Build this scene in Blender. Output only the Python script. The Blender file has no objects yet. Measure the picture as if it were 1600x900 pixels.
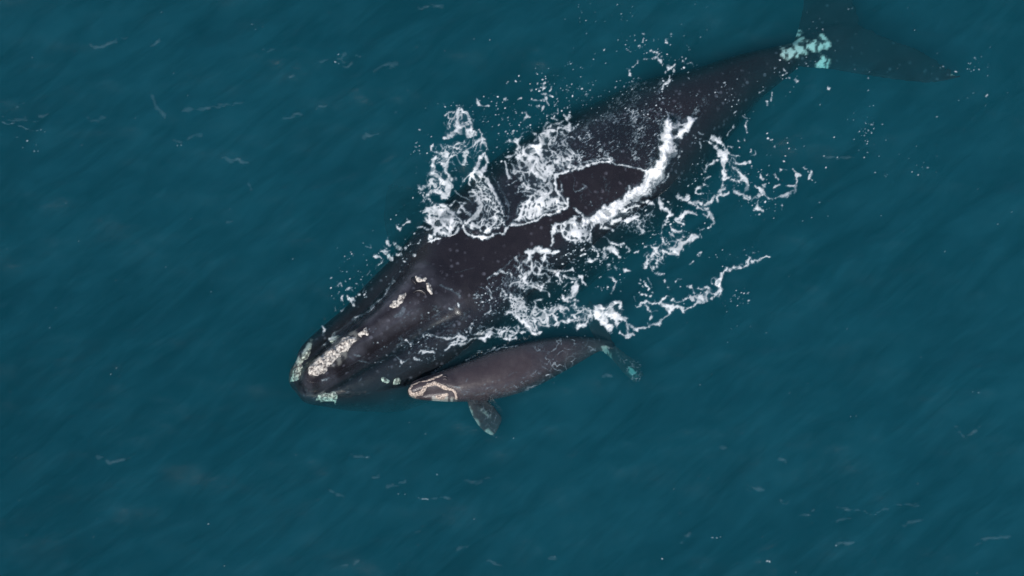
import bpy, bmesh, math, random
import numpy as np
from mathutils import Vector
from mathutils.bvhtree import BVHTree

scene = bpy.context.scene
COL = scene.collection
R = math.radians

# ---------------------------------------------------------------- camera
TILT = R(18.0)            # angle from straight down
DIST = 80.0               # metres from the aircraft to the water
SPAN = 23.5               # metres of sea across the frame
LENS = 36.0 * DIST / SPAN
cam_d = bpy.data.cameras.new("camera")
cam_d.lens = LENS
cam_d.sensor_width = 36.0
cam_d.clip_start = 0.5
cam_d.clip_end = 6000.0
cam = bpy.data.objects.new("camera", cam_d)
COL.objects.link(cam)
CAMP = np.array([0.0, -DIST * math.sin(TILT), DIST * math.cos(TILT)])
cam.location = CAMP
cam.rotation_euler = (TILT, 0, 0)
scene.camera = cam

# ---------------------------------------------------------------- sky and sun
SUN_DIR = Vector((-0.36, -0.60, 0.74)).normalized()      # towards the sun
SUN_EL = math.asin(SUN_DIR.z)
world = bpy.data.worlds.new("World")
scene.world = world
world.use_nodes = True
wn = world.node_tree
sky = wn.nodes.new("ShaderNodeTexSky")
sky.sky_type = 'NISHITA'
sky.sun_disc = False
sky.dust_density = 2.0
sky.sun_elevation = SUN_EL
sky.sun_rotation = math.atan2(SUN_DIR.x, SUN_DIR.y)
bg = wn.nodes["Background"]
bg.inputs["Strength"].default_value = 0.12
wn.links.new(sky.outputs[0], bg.inputs["Color"])
sun_d = bpy.data.lights.new("sun", 'SUN')
sun_d.energy = 4.0
sun_d.angle = R(0.5)
sun_d.color = (1.0, 0.97, 0.93)
sun = bpy.data.objects.new("sun", sun_d)
sun.rotation_euler = SUN_DIR.to_track_quat('Z', 'Y').to_euler()
sun.location = SUN_DIR * 200
COL.objects.link(sun)

scene.view_settings.view_transform = 'Standard'
scene.view_settings.look = 'None'
scene.view_settings.gamma = 1.0
scene.view_settings.exposure = 0.0
scene.view_settings.use_curve_mapping = False
cy = scene.cycles
cy.max_bounces = 12
cy.volume_bounces = 3
cy.transparent_max_bounces = 32
cy.caustics_reflective = False
cy.caustics_refractive = False
cy.sample_clamp_indirect = 3.0
cy.sample_clamp_direct = 12.0
cy.use_denoising = True

# ---------------------------------------------------------------- helpers
def unproj(u, v, z=0.0):
    """point of height z seen at photo position (u, v) (1600 x 900)"""
    u = np.asarray(u, float); v = np.asarray(v, float)
    k = 36.0 / 1600.0 / LENS
    x = (u - 800.0) * k
    y = (450.0 - v) * k
    ct, st = math.cos(TILT), math.sin(TILT)
    dx, dy, dz = x, st + y * ct, -ct + y * st
    t = (np.asarray(z, float) - CAMP[2]) / dz
    return np.stack([CAMP[0] + t * dx, CAMP[1] + t * dy, np.broadcast_to(np.asarray(z, float), t.shape)], -1)

def proj(p):
    p = np.asarray(p, float) - CAMP
    ct, st = math.cos(TILT), math.sin(TILT)
    dep = p[..., 1] * st - p[..., 2] * ct
    up = p[..., 1] * ct + p[..., 2] * st
    k = 36.0 / 1600.0 / LENS
    return 800.0 + p[..., 0] / dep / k, 450.0 - up / dep / k

PXM = 1600.0 / SPAN        # photo pixels per metre

def smooth(a, b, x):
    t = np.clip((x - a) / (b - a), 0, 1)
    return t * t * (3 - 2 * t)

def catmull(pts, n):
    """resample a list of equal-length tuples with a smooth curve"""
    P = np.array(pts, float)
    m = len(P)
    d = np.r_[0, np.cumsum(np.hypot(*(np.diff(P[:, :2], axis=0).T)) ** 0.7)]
    t = np.linspace(0, d[-1], n)
    out = np.zeros((n, P.shape[1]))
    # cubic Hermite with finite-difference slopes
    mm = np.zeros_like(P)
    mm[1:-1] = (P[2:] - P[:-2]) / (d[2:] - d[:-2])[:, None]
    mm[0] = (P[1] - P[0]) / (d[1] - d[0]); mm[-1] = (P[-1] - P[-2]) / (d[-1] - d[-2])
    i = np.clip(np.searchsorted(d, t, side='right') - 1, 0, m - 2)
    h = (d[i + 1] - d[i]); s = ((t - d[i]) / h)[:, None]; h = h[:, None]
    out = (2*s**3 - 3*s**2 + 1) * P[i] + (s**3 - 2*s**2 + s) * h * mm[i] + (-2*s**3 + 3*s**2) * P[i+1] + (s**3 - s**2) * h * mm[i+1]
    return out

def mesh_np(name, verts, faces, mat=None, parent=None, link=True, smooth_shade=True):
    """faces: (n,4) or list of tuples"""
    me = bpy.data.meshes.new(name)
    verts = np.asarray(verts, np.float32)
    if isinstance(faces, np.ndarray):
        nf, k = faces.shape
        me.vertices.add(len(verts)); me.vertices.foreach_set("co", verts.ravel())
        me.loops.add(nf * k); me.loops.foreach_set("vertex_index", faces.astype(np.int32).ravel())
        me.polygons.add(nf)
        me.polygons.foreach_set("loop_start", np.arange(0, nf * k, k, dtype=np.int32))
        me.update(calc_edges=True)
    else:
        me.from_pydata([tuple(map(float, v)) for v in verts], [], faces)
    me.validate()
    if smooth_shade:
        me.polygons.foreach_set("use_smooth", np.ones(len(me.polygons), dtype=bool))
    ob = bpy.data.objects.new(name, me)
    if mat: me.materials.append(mat)
    if link: COL.objects.link(ob)
    if parent: ob.parent = parent
    return ob

def set_attr(ob, name, vals):
    a = ob.data.attributes.new(name, 'FLOAT', 'POINT')
    a.data.foreach_set("value", np.asarray(vals, np.float32))

def verts_of(me):
    a = np.zeros(len(me.vertices) * 3, np.float32)
    me.vertices.foreach_get("co", a)
    return a.reshape(-1, 3).astype(float)

rng = np.random.default_rng(11)

def seg_dist(px, py, pts):
    """distance to a polyline, interpolated third column, and position along"""
    P = np.array(pts, float)
    best = np.full(px.shape, 1e9); wv = np.zeros(px.shape); al = np.zeros(px.shape)
    L = 0.0
    for a, b in zip(P[:-1], P[1:]):
        ab = b[:2] - a[:2]; l2 = max((ab ** 2).sum(), 1e-9)
        t = np.clip(((px - a[0]) * ab[0] + (py - a[1]) * ab[1]) / l2, 0, 1)
        d = np.hypot(px - a[0] - t * ab[0], py - a[1] - t * ab[1])
        if P.shape[1] > 2:
            w = a[2] + t * (b[2] - a[2]); key = d - w
        else:
            w = np.zeros_like(d); key = d
        m = key < best
        best = np.where(m, key, best); wv = np.where(m, w, wv); al = np.where(m, L + t * math.sqrt(l2), al)
        L += math.sqrt(l2)
    return best, wv, al         # best = distance minus width

def poly_sd(px, py, poly):
    """signed distance, positive inside"""
    P = np.array(poly, float)
    ins = np.zeros(px.shape, bool); dist = np.full(px.shape, 1e9)
    for a, b in zip(P, np.roll(P, -1, 0)):
        ab = b - a
        t = np.clip(((px - a[0]) * ab[0] + (py - a[1]) * ab[1]) / max((ab ** 2).sum(), 1e-9), 0, 1)
        dist = np.minimum(dist, np.hypot(px - a[0] - t * ab[0], py - a[1] - t * ab[1]))
        c = ((a[1] > py) != (b[1] > py))
        with np.errstate(divide='ignore', invalid='ignore'):
            xi = a[0] + (py - a[1]) * (b[0] - a[0]) / (b[1] - a[1])
        ins ^= c & (px < xi)
    return np.where(ins, dist, -dist)

# smooth lattice noise that can be evaluated anywhere
_T = np.random.default_rng(5).random((256, 256))
def vnoise(x, y, s=0):
    x = x + s * 17.31; y = y + s * 9.77
    xi = np.floor(x).astype(int); yi = np.floor(y).astype(int)
    fx = x - xi; fy = y - yi
    fx = fx * fx * fx * (fx * (fx * 6 - 15) + 10); fy = fy * fy * fy * (fy * (fy * 6 - 15) + 10)
    g = lambda i, j: _T[(xi + i) & 255, (yi + j) & 255]
    return (g(0,0)*(1-fx) + g(1,0)*fx)*(1-fy) + (g(0,1)*(1-fx) + g(1,1)*fx)*fy
def fbm(x, y, s=0, o=4):
    a, t, n = 0.5, 0.0, 0.0
    for k in range(o):
        t = t + a * (vnoise(x, y, s + k * 3) - 0.5); n += a; a *= 0.5
        x, y = x * 1.93 + y * 0.6, y * 1.93 - x * 0.6
    return t / n * 2          # about -1..1
def worley(x, y, s=0):
    """F1 and F2"""
    xi = np.floor(x).astype(int); yi = np.floor(y).astype(int)
    f1 = np.full(x.shape, 9.0); f2 = np.full(x.shape, 9.0)
    for i in (-1, 0, 1):
        for j in (-1, 0, 1):
            cx, cy_ = xi + i, yi + j
            jx = _T[(cx + 31 * s) & 255, cy_ & 255]; jy = _T[(cy_ + 77) & 255, (cx + 13 + 7 * s) & 255]
            d = np.hypot(cx + 0.1 + 0.8 * jx - x, cy_ + 0.1 + 0.8 * jy - y)
            f2 = np.where(d < f1, f1, np.minimum(f2, d)); f1 = np.minimum(f1, d)
    return f1, f2

# ---------------------------------------------------------------- materials
def mat_new(name):
    m = bpy.data.materials.new(name); m.use_nodes = True
    nt = m.node_tree; nt.nodes.clear()
    out = nt.nodes.new("ShaderNodeOutputMaterial")
    return m, nt, out
def N(nt, t, **kw):
    n = nt.nodes.new(t)
    for k, v in kw.items():
        if k in n.inputs: n.inputs[k].default_value = v
        else: setattr(n, k, v)
    return n
def ramp(nt, src, stops):
    r = nt.nodes.new("ShaderNodeValToRGB")
    el = r.color_ramp.elements
    while len(el) < len(stops): el.new(0.5)
    for e, (p, c) in zip(el, stops):
        e.position = p; e.color = c if len(c) == 4 else (*c, 1)
    nt.links.new(src, r.inputs[0])
    return r
def mixc(nt, f, a, b):
    m = nt.nodes.new("ShaderNodeMix"); m.data_type = 'RGBA'
    for sock, val in ((m.inputs[0], f), (m.inputs[6], a), (m.inputs[7], b)):
        if hasattr(val, "links"): nt.links.new(val, sock)
        else: sock.default_value = val if not isinstance(val, tuple) else (*val, 1)
    return m.outputs[2]

def skin_material(name, dark, mid, pale, spots, rough, bump, scale=1.0):
    m, nt, out = mat_new(name)
    L = nt.links
    p = N(nt, "ShaderNodeBsdfPrincipled")
    geo = N(nt, "ShaderNodeTexCoord")
    n1 = N(nt, "ShaderNodeTexNoise", Scale=0.9 * scale, Detail=6.0, Roughness=0.6)
    n2 = N(nt, "ShaderNodeTexNoise", Scale=5.0 * scale, Detail=5.0, Roughness=0.6)
    n3 = N(nt, "ShaderNodeTexNoise", Scale=40.0 * scale, Detail=4.0, Roughness=0.6)
    for n in (n1, n2, n3): L.new(geo.outputs["Object"], n.inputs["Vector"])
    base = ramp(nt, n1.outputs[0], [(0.35, dark), (0.7, mid)]).outputs[0]
    # round pale spots of sloughing skin
    vo = N(nt, "ShaderNodeTexVoronoi", Scale=5.5 * scale); vo.feature = 'F1'
    warp = N(nt, "ShaderNodeMix", data_type='RGBA', blend_type='ADD'); warp.inputs[0].default_value = 0.05
    L.new(geo.outputs["Object"], warp.inputs[6]); L.new(n3.outputs[1], warp.inputs[7])
    L.new(warp.outputs[2], vo.inputs["Vector"])
    sp = ramp(nt, vo.outputs["Distance"], [(0.14, (1, 1, 1)), (0.30, (0, 0, 0))])
    gate = ramp(nt, n2.outputs[0], [(0.46, (0, 0, 0)), (0.6, (1, 1, 1))])
    mul = N(nt, "ShaderNodeMath", operation='MULTIPLY'); L.new(sp.outputs[0], mul.inputs[0]); L.new(gate.outputs[0], mul.inputs[1])
    mul2 = N(nt, "ShaderNodeMath", operation='MULTIPLY'); L.new(mul.outputs[0], mul2.inputs[0]); mul2.inputs[1].default_value = spots
    c1 = mixc(nt, mul2.outputs[0], base, pale)
    at = N(nt, "ShaderNodeAttribute", attribute_name="pale")
    c2 = mixc(nt, at.outputs["Fac"], c1, (0.74, 0.76, 0.70))
    gr = N(nt, "ShaderNodeAttribute", attribute_name="grey")
    c3 = mixc(nt, gr.outputs["Fac"], c2, pale)
    L.new(c3, p.inputs["Base Color"])
    rr = ramp(nt, n2.outputs[0], [(0.3, (rough - 0.07,) * 3), (0.7, (rough + 0.1,) * 3)])
    L.new(rr.outputs[0], p.inputs["Roughness"])
    gp = N(nt, "ShaderNodeNewGeometry"); sx = N(nt, "ShaderNodeSeparateXYZ"); L.new(gp.outputs["Position"], sx.inputs[0])
    # skin under water barely reflects: its index is close to that of the sea
    wet = N(nt, "ShaderNodeMapRange"); L.new(sx.outputs["Z"], wet.inputs["Value"])
    wet.inputs["From Min"].default_value = -0.35; wet.inputs["From Max"].default_value = -0.05; wet.inputs["To Min"].default_value = 0.02; wet.inputs["To Max"].default_value = 0.5
    L.new(wet.outputs[0], p.inputs["Specular IOR Level"])
    b = N(nt, "ShaderNodeBump", Strength=bump, Distance=0.03)
    ad = N(nt, "ShaderNodeMath", operation='ADD'); L.new(n2.outputs[0], ad.inputs[0]); L.new(n3.outputs[0], ad.inputs[1])
    L.new(ad.outputs[0], b.inputs["Height"]); L.new(b.outputs[0], p.inputs["Normal"])
    L.new(p.outputs[0], out.inputs[0])
    return m

def callosity_material(name, c_lo, c_hi, scale=1.0):
    m, nt, out = mat_new(name); L = nt.links
    p = N(nt, "ShaderNodeBsdfPrincipled", Roughness=0.75)
    tc = N(nt, "ShaderNodeTexCoord")
    n = N(nt, "ShaderNodeTexNoise", Scale=19.0 * scale, Detail=6.0, Roughness=0.7)
    v = N(nt, "ShaderNodeTexVoronoi", Scale=16.0 * scale); v.feature = 'F1'
    L.new(tc.outputs["Object"], n.inputs["Vector"]); L.new(tc.outputs["Object"], v.inputs["Vector"])
    s = N(nt, "ShaderNodeMath", operation='SUBTRACT'); L.new(n.outputs[0], s.inputs[0])
    h = N(nt, "ShaderNodeMath", operation='MULTIPLY'); L.new(v.outputs["Distance"], h.inputs[0]); h.inputs[1].default_value = 0.35
    L.new(h.outputs[0], s.inputs[1])
    c = ramp(nt, s.outputs[0], [(0.15, (0.07, 0.06, 0.06)), (0.27, c_lo), (0.43, c_hi)])
    L.new(c.outputs[0], p.inputs["Base Color"])
    b = N(nt, "ShaderNodeBump", Strength=0.6, Distance=0.02); L.new(s.outputs[0], b.inputs["Height"]); L.new(b.outputs[0], p.inputs["Normal"])
    L.new(p.outputs[0], out.inputs[0])
    return m

M_SKIN = skin_material("whale_skin", (0.0095, 0.0085, 0.011), (0.0175, 0.0148, 0.0188), (0.083, 0.086, 0.108), 0.8, 0.25, 0.16)
M_CALF = skin_material("calf_skin", (0.034, 0.0275, 0.0325), (0.049, 0.0395, 0.0445), (0.10, 0.09, 0.095), 0.12, 0.26, 0.22, 2.2)
M_CALL = callosity_material("callosity", (0.34, 0.315, 0.29), (0.64, 0.60, 0.545))
M_CALL_LOW = callosity_material("lip_callosity", (0.16, 0.17, 0.15), (0.62, 0.64, 0.55), 0.8)
M_CALF_CALL = callosity_material("calf_callosity", (0.30, 0.24, 0.205), (0.58, 0.49, 0.42), 1.6)
# ---------------------------------------------------------------- whales
def loft(stations, n=200, m=72, power=2.2, head=0.0):
    """stations: (u, v, half width px, z of the top, vertical/lateral ratio).  Returns verts, faces of a closed tube."""
    S = catmull(stations, n)
    hw = np.maximum(S[:, 2], 0.6) / PXM
    rv = hw * S[:, 4]
    zc = S[:, 3] - rv
    C = unproj(S[:, 0], S[:, 1], zc)
    T = np.gradient(C, axis=0); T /= np.linalg.norm(T[:, :2], axis=1)[:, None]
    Nn = np.stack([-T[:, 1], T[:, 0]], -1)
    ph = np.linspace(0, 2 * math.pi, m, endpoint=False)
    cs, sn = np.cos(ph), np.sin(ph)
    q = (2.0 / (np.interp(np.linspace(0, 1, n), [0, 0.30, 0.45], [power + head, power + head, power])))[:, None]
    ex = np.sign(cs) * np.abs(cs) ** q; ez = np.sign(sn) * np.abs(sn) ** q
    V = np.zeros((n, m, 3))
    V[..., 0] = C[:, None, 0] + Nn[:, None, 0] * hw[:, None] * ex
    V[..., 1] = C[:, None, 1] + Nn[:, None, 1] * hw[:, None] * ex
    V[..., 2] = zc[:, None] + rv[:, None] * ez
    i = np.arange(n - 1)[:, None]; j = np.arange(m)[None]; j2 = (j + 1) % m
    F = np.stack([i * m + j, i * m + j2, (i + 1) * m + j2, (i + 1) * m + j], -1).reshape(-1, 4)
    V = V.reshape(-1, 3)
    faces = [tuple(f) for f in F] + [tuple(range(m))[::-1], tuple(range((n - 1) * m, n * m))]
    return V, faces

def blade(rows, n=40, m=20):
    """rows: (u_lead, v_lead, u_trail, v_trail, z, thickness m) from root to tip; a lens-sectioned fin"""
    S = catmull(rows, n)
    A = unproj(S[:, 0], S[:, 1], S[:, 4]); B = unproj(S[:, 2], S[:, 3], S[:, 4])
    ph = np.linspace(0, 2 * math.pi, m, endpoint=False)
    V = np.zeros((n, m, 3))
    c = 0.5 - 0.5 * np.cos(ph)
    V[:] = A[:, None] + (B - A)[:, None] * c[None, :, None]
    V[..., 2] += S[:, 5, None] * 0.5 * np.sin(ph)[None] * (1.15 - 0.6 * c)[None]
    i = np.arange(n - 1)[:, None]; j = np.arange(m)[None]; j2 = (j + 1) % m
    F = np.stack([i * m + j, i * m + j2, (i + 1) * m + j2, (i + 1) * m + j], -1).reshape(-1, 4)
    return V.reshape(-1, 3), [tuple(f) for f in F] + [tuple(range(m))[::-1], tuple(range((n - 1) * m, n * m))]

def join_remesh(name, pieces, voxel, mat, parent, smooth_it=5):
    V, F, o = [], [], 0
    for v, f in pieces:
        V.append(v); F += [tuple(int(a) + o for a in t) for t in f]; o += len(v)
    ob = mesh_np(name + "_raw", np.concatenate(V), F, link=True)
    bm = bmesh.new(); bm.from_mesh(ob.data); bmesh.ops.recalc_face_normals(bm, faces=bm.faces); bm.to_mesh(ob.data); bm.free()
    md = ob.modifiers.new("r", 'REMESH'); md.mode = 'VOXEL'; md.voxel_size = voxel; md.use_smooth_shade = True
    sm = ob.modifiers.new("s", 'SMOOTH'); sm.iterations = smooth_it; sm.factor = 0.5
    dg = bpy.context.evaluated_depsgraph_get()
    me = bpy.data.meshes.new_from_object(ob.evaluated_get(dg))
    me.name = name
    bpy.data.objects.remove(ob)
    me.materials.clear(); me.materials.append(mat)
    me.polygons.foreach_set("use_smooth", np.ones(len(me.polygons), dtype=bool))
    o2 = bpy.data.objects.new(name, me); COL.objects.link(o2); o2.parent = parent
    return o2

def path_world(pts, z):
    """pixel path (u,v,w px[,z]) -> world (x,y,w m)"""
    out = []
    for p in pts:
        w = unproj(p[0], p[1], p[3] if len(p) > 3 else z)
        out.append((w[0], w[1], p[2] / PXM))
    return out

def bvh_of(ob):
    me = ob.data
    return BVHTree.FromPolygons([v.co for v in me.vertices], [p.vertices for p in me.polygons])

def top_z(bvh, x, y, miss=-99.0):
    out = np.full(x.shape, miss)
    fx, fy, fo = x.ravel(), y.ravel(), out.ravel()
    d = Vector((0, 0, -1))
    for i in range(fx.size):
        h = bvh.ray_cast(Vector((fx[i], fy[i], 6.0)), d)
        if h[0] is not None: fo[i] = h[0].z
    return fo.reshape(x.shape)

def on_body(bvh, u, v, z0=0.0, it=4):
    """the point of the body seen at photo position (u, v)"""
    p = unproj(u, v, z0); d = Vector(p - CAMP).normalized()
    h = bvh.ray_cast(Vector(CAMP), d)
    return np.array(h[0]) if h[0] is not None else p

def add_patch(name, bvh, shape, height, mat, parent, step=0.018, lump=0.45, lscale=16.0, seed=0, label=None):
    """a rough raised patch lying on the body; shape is a pixel polygon [(u,v)] or a stroke [(u,v,w)]"""
    P = np.array(shape, float)
    W = np.array([on_body(bvh, a[0], a[1]) for a in P])
    pad = 0.15 if P.shape[1] == 2 else 0.15 + P[:, 2].max() / PXM
    x = np.arange(W[:, 0].min() - pad, W[:, 0].max() + pad, step); y = np.arange(W[:, 1].min() - pad, W[:, 1].max() + pad, step)
    X, Y = np.meshgrid(x, y)
    wx = fbm(X * 6, Y * 6, seed, 5) * 0.10; wy = fbm(X * 6, Y * 6, seed + 9, 5) * 0.10
    if P.shape[1] == 2: sd = poly_sd(X + wx, Y + wy, W[:, :2])
    else: sd = -seg_dist(X + wx * .5, Y + wy * .5, np.c_[W[:, :2], P[:, 2] / PXM])[0]
    Z = top_z(bvh, X, Y)
    keep = (sd > -step * 1.5) & (Z > -50)
    f1, f2 = worley(X * lscale, Y * lscale, seed)
    prof = smooth(-step, max(0.05, height * 1.2), sd)
    up = prof * height * (1 - lump + lump * (1.1 - f1) + 0.45 * fbm(X * 20, Y * 20, seed + 4)) - 0.02 * (1 - smooth(-step * 1.2, step, sd))
    V3 = np.stack([X, Y, Z + up], -1)
    return grid_mesh(name, V3, keep, mat, parent, label)

def grid_mesh(name, V3, keep, mat, parent=None, label=None, attr=None):
    h, w = keep.shape
    q = keep[:-1, :-1] & keep[1:, :-1] & keep[:-1, 1:] & keep[1:, 1:]
    idx = np.arange(h * w).reshape(h, w)
    F = np.stack([idx[:-1, :-1][q], idx[:-1, 1:][q], idx[1:, 1:][q], idx[1:, :-1][q]], -1)
    used = np.unique(F); mp = np.zeros(h * w, int); mp[used] = np.arange(len(used))
    ob = mesh_np(name, V3.reshape(-1, 3)[used], mp[F], mat, parent)
    if attr:
        for k, a in attr.items(): set_attr(ob, k, a.ravel()[used])
    if label: ob["label"] = label
    return ob

def tube_part(name, pts, mat, parent, m=10):
    """pts: world (x,y,z,r)"""
    S = catmull(pts, 24)
    C = S[:, :3]; T = np.gradient(C, axis=0); T /= np.linalg.norm(T, axis=1)[:, None]
    A = np.cross(T, [0, 0, 1.0]); A /= np.linalg.norm(A, axis=1)[:, None]; B = np.cross(A, T)
    ph = np.linspace(0, 2 * math.pi, m, endpoint=False)
    V = C[:, None] + S[:, 3][:, None, None] * (A[:, None] * np.cos(ph)[None, :, None] + B[:, None] * np.sin(ph)[None, :, None])
    n = len(S); i = np.arange(n - 1)[:, None]; j = np.arange(m)[None]; j2 = (j + 1) % m
    F = np.stack([i * m + j, i * m + j2, (i + 1) * m + j2, (i + 1) * m + j], -1).reshape(-1, 4)
    return mesh_np(name, V.reshape(-1, 3), [tuple(map(int, f)) for f in F] + [tuple(range(m))[::-1], tuple(range((n - 1) * m, n * m))], mat, parent)

def whale_root(name, label, u, v):
    e = bpy.data.objects.new(name, None); COL.objects.link(e)
    e.empty_display_size = 0.5
    e["label"] = label; e["category"] = "whale"
    return e

# ---- the mother --------------------------------------------------
mother = whale_root("adult_whale", "large dark adult whale with pale crusted snout and foam streaming over its back", 700, 400)
mv, mf = loft([
    (453, 600, 6, -0.55, 0.8), (462, 597, 24, -0.36, 0.75), (478, 593, 41, -0.15, 0.75), (507, 584, 59, -0.08, 0.78), (550, 571, 77, -0.07, 0.85),
    (597, 554, 94, -0.07, 0.9), (643, 523, 104, 0.0, 0.92), (688, 481, 106, 0.12, 0.93),
    (740, 430, 113, 0.20, 0.93), (818, 370, 124, 0.17, 0.92), (898, 310, 125, 0.13, 0.92), (978, 262, 116, 0.06, 0.93),
    (1045, 208, 96, -0.03, 0.93), (1100, 168, 66, -0.09, 1.0), (1158, 128, 43, -0.19, 1.05),
    (1215, 99, 27, -0.32, 1.1), (1255, 78, 16, -0.5, 1.0), (1285, 62, 8, -0.58, 0.9)], n=240, m=96, power=2.25, head=0.75)
# rostrum: a narrow arched ridge between the bulging lower lips
RIDGE = [(490, 582, 15, 0.10), (515, 562, 17, 0.2), (560, 527, 20, 0.3), (600, 497, 24, 0.35), (640, 463, 29, 0.4), (690, 425, 38, 0.35), (740, 393, 52, 0.25)]
rw = path_world(RIDGE, 0.2)
up_ = mv[:, 2] > -0.9
d_, w_, al_ = seg_dist(mv[:, 0], mv[:, 1], rw)
dist_ = d_ + w_
Lr = sum(math.hypot(b[0] - a[0], b[1] - a[1]) for a, b in zip(rw[:-1], rw[1:]))
frac = np.clip(al_ / Lr, 0, 1)
hgt = np.interp(frac, [0, 0.08, 0.25, 0.5, 0.7, 0.85, 1.0], [0.38, 0.44, 0.48, 0.46, 0.34, 0.12, 0.0])
x_ = dist_ / np.maximum(w_, 1e-3)
bump_ = hgt * np.exp(-(x_ / 1.15) ** 3.2) - np.interp(frac, [0, 0.1, 0.6, 0.9], [0.10, 0.2, 0.14, 0]) * np.exp(-((x_ - 1.75) / 0.45) ** 2)
side_ = smooth(-0.9, -0.55, mv[:, 2])
mv[:, 2] += np.where(up_, bump_ * side_, 0)
fl_left = blade([(1222, 100, 1262, 78, -0.66, 0.30), (1236, 72, 1300, 62, -0.66, 0.30), (1246, 45, 1342, 42, -0.80, 0.24), (1252, 18, 1338, 12, -0.88, 0.18),
                 (1257, -15, 1322, -25, -1.0, 0.12), (1266, -50, 1308, -58, -0.85, 0.08), (1286, -86, 1292, -88, -0.75, 0.03)])
fl_right = blade([(1222, 92, 1250, 60, -0.66, 0.30), (1250, 104, 1296, 40, -0.66, 0.30), (1292, 108, 1345, 40, -0.80, 0.24), (1340, 116, 1385, 58, -0.88, 0.18),
                  (1400, 125, 1432, 76, -0.88, 0.12), (1458, 130, 1472, 98, -0.85, 0.08), (1503, 121, 1500, 116, -0.5, 0.03)])
flip_r = blade([(668, 545, 742, 500, -1.5, 0.34), (675, 580, 752, 530, -1.6, 0.28), (700, 605, 770, 560, -1.75, 0.2), (735, 618, 788, 590, -1.9, 0.12), (775, 622, 790, 612, -2.0, 0.04)])
flip_l = blade([(640, 420, 700, 350, -1.5, 0.34), (615, 390, 685, 325, -1.7, 0.26), (600, 355, 665, 300, -1.9, 0.18), (600, 320, 635, 290, -2.1, 0.1), (605, 290, 615, 285, -2.2, 0.04)])
m_body = join_remesh("body", [(mv, mf), fl_left, fl_right, flip_r, flip_l], 0.04, M_SKIN, mother, 4)
MB = bvh_of(m_body)
mvv = verts_of(m_body.data)
def patch_attr(vv, shapes, z, seed=0, wob=0.06):
    out = np.zeros(len(vv))
    nx = fbm(vv[:, 0] * 6, vv[:, 1] * 6, seed, 4) * wob * 2.2
    for s in shapes:
        zz = s[0]; amp = s[1]; w = path_world(s[2], zz)
        d, _, _ = seg_dist(vv[:, 0], vv[:, 1], w)
        out = np.maximum(out, amp * smooth(0.03, -0.04, d + nx) * (vv[:, 2] > zz - 0.5))
    streak = smooth(-0.12, 0.09, fbm(vv[:, 0] * 11 + vv[:, 1] * 4, vv[:, 1] * 6 - vv[:, 0] * 3, seed + 5))
    return out * (0.12 + 0.88 * streak)
set_attr(m_body, "pale", patch_attr(mvv, [
    (-0.6, 0.95, [(1230, 90, 8), (1240, 87, 11), (1252, 79, 8)]), (-0.6, 0.7, [(1246, 70, 7), (1254, 63, 9)]), (-0.6, 0.8, [(1246, 42, 4), (1248, 52, 6)]),
    (-0.6, 0.95, [(1264, 75, 6), (1275, 72, 11), (1288, 70, 8)]), (-0.6, 0.8, [(1282, 61, 5), (1290, 62, 5)]), (-0.6, 0.95, [(1278, 99, 5), (1288, 97, 8), (1294, 92, 5)]),
    (-0.75, 0.8, [(1492, 119, 5), (1499, 117, 5)]), (-0.6, 0.5, [(1224, 78, 2), (1230, 72, 4)]),
    (0.2, 0.16, [(494, 574, 13), (520, 554, 18), (552, 528, 13)]),
    (-0.4, 0.45, [(452, 590, 6), (460, 574, 7), (474, 556, 4), (488, 536, 3)]),
    ], 0, 3))
# grey mottling, with sky sheen and the sunlit ridge flank painted as paler skin
gx = fbm(mvv[:, 0] * 2.2, mvv[:, 1] * 2.2, 31) * 0.3
gr = np.zeros(len(mvv))
for amp, pts in [(0.6, [(576, 503, 4), (606, 474, 6), (636, 444, 7), (655, 420, 8)]), (0.55, [(655, 425, 8), (668, 430, 9), (672, 440, 8)]), (0.22, [(690, 445, 5), (715, 462, 5)]), (0.4, [(600, 505, 6), (618, 500, 6)]),
                 (0.45, [(588, 520, 4), (585, 516, 5)]), (0.5, [(646, 480, 9), (620, 502, 9), (592, 520, 8)]), (0.35, [(690, 470, 8), (715, 470, 8)]), (0.7, [(514, 540, 4), (528, 528, 5), (540, 512, 3)]), (0.6, [(545, 560, 4), (560, 545, 5), (575, 532, 4)]), (0.6, [(506, 590, 4), (520, 582, 5)]), (0.4, [(470, 585, 6), (476, 600, 6), (490, 610, 5)]), (0.4, [(525, 530, 4), (545, 505, 3), (575, 487, 2), (610, 450, 2)])]:
    d, _, _ = seg_dist(mvv[:, 0], mvv[:, 1], path_world(pts, 0.3))
    gr = np.maximum(gr, amp * smooth(0.15, -0.12, d + gx * .4))
set_attr(m_body, "grey", gr * (0.5 + 0.5 * smooth(-0.4, 0.4, fbm(mvv[:, 0] * 7, mvv[:, 1] * 7, 40))))

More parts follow.
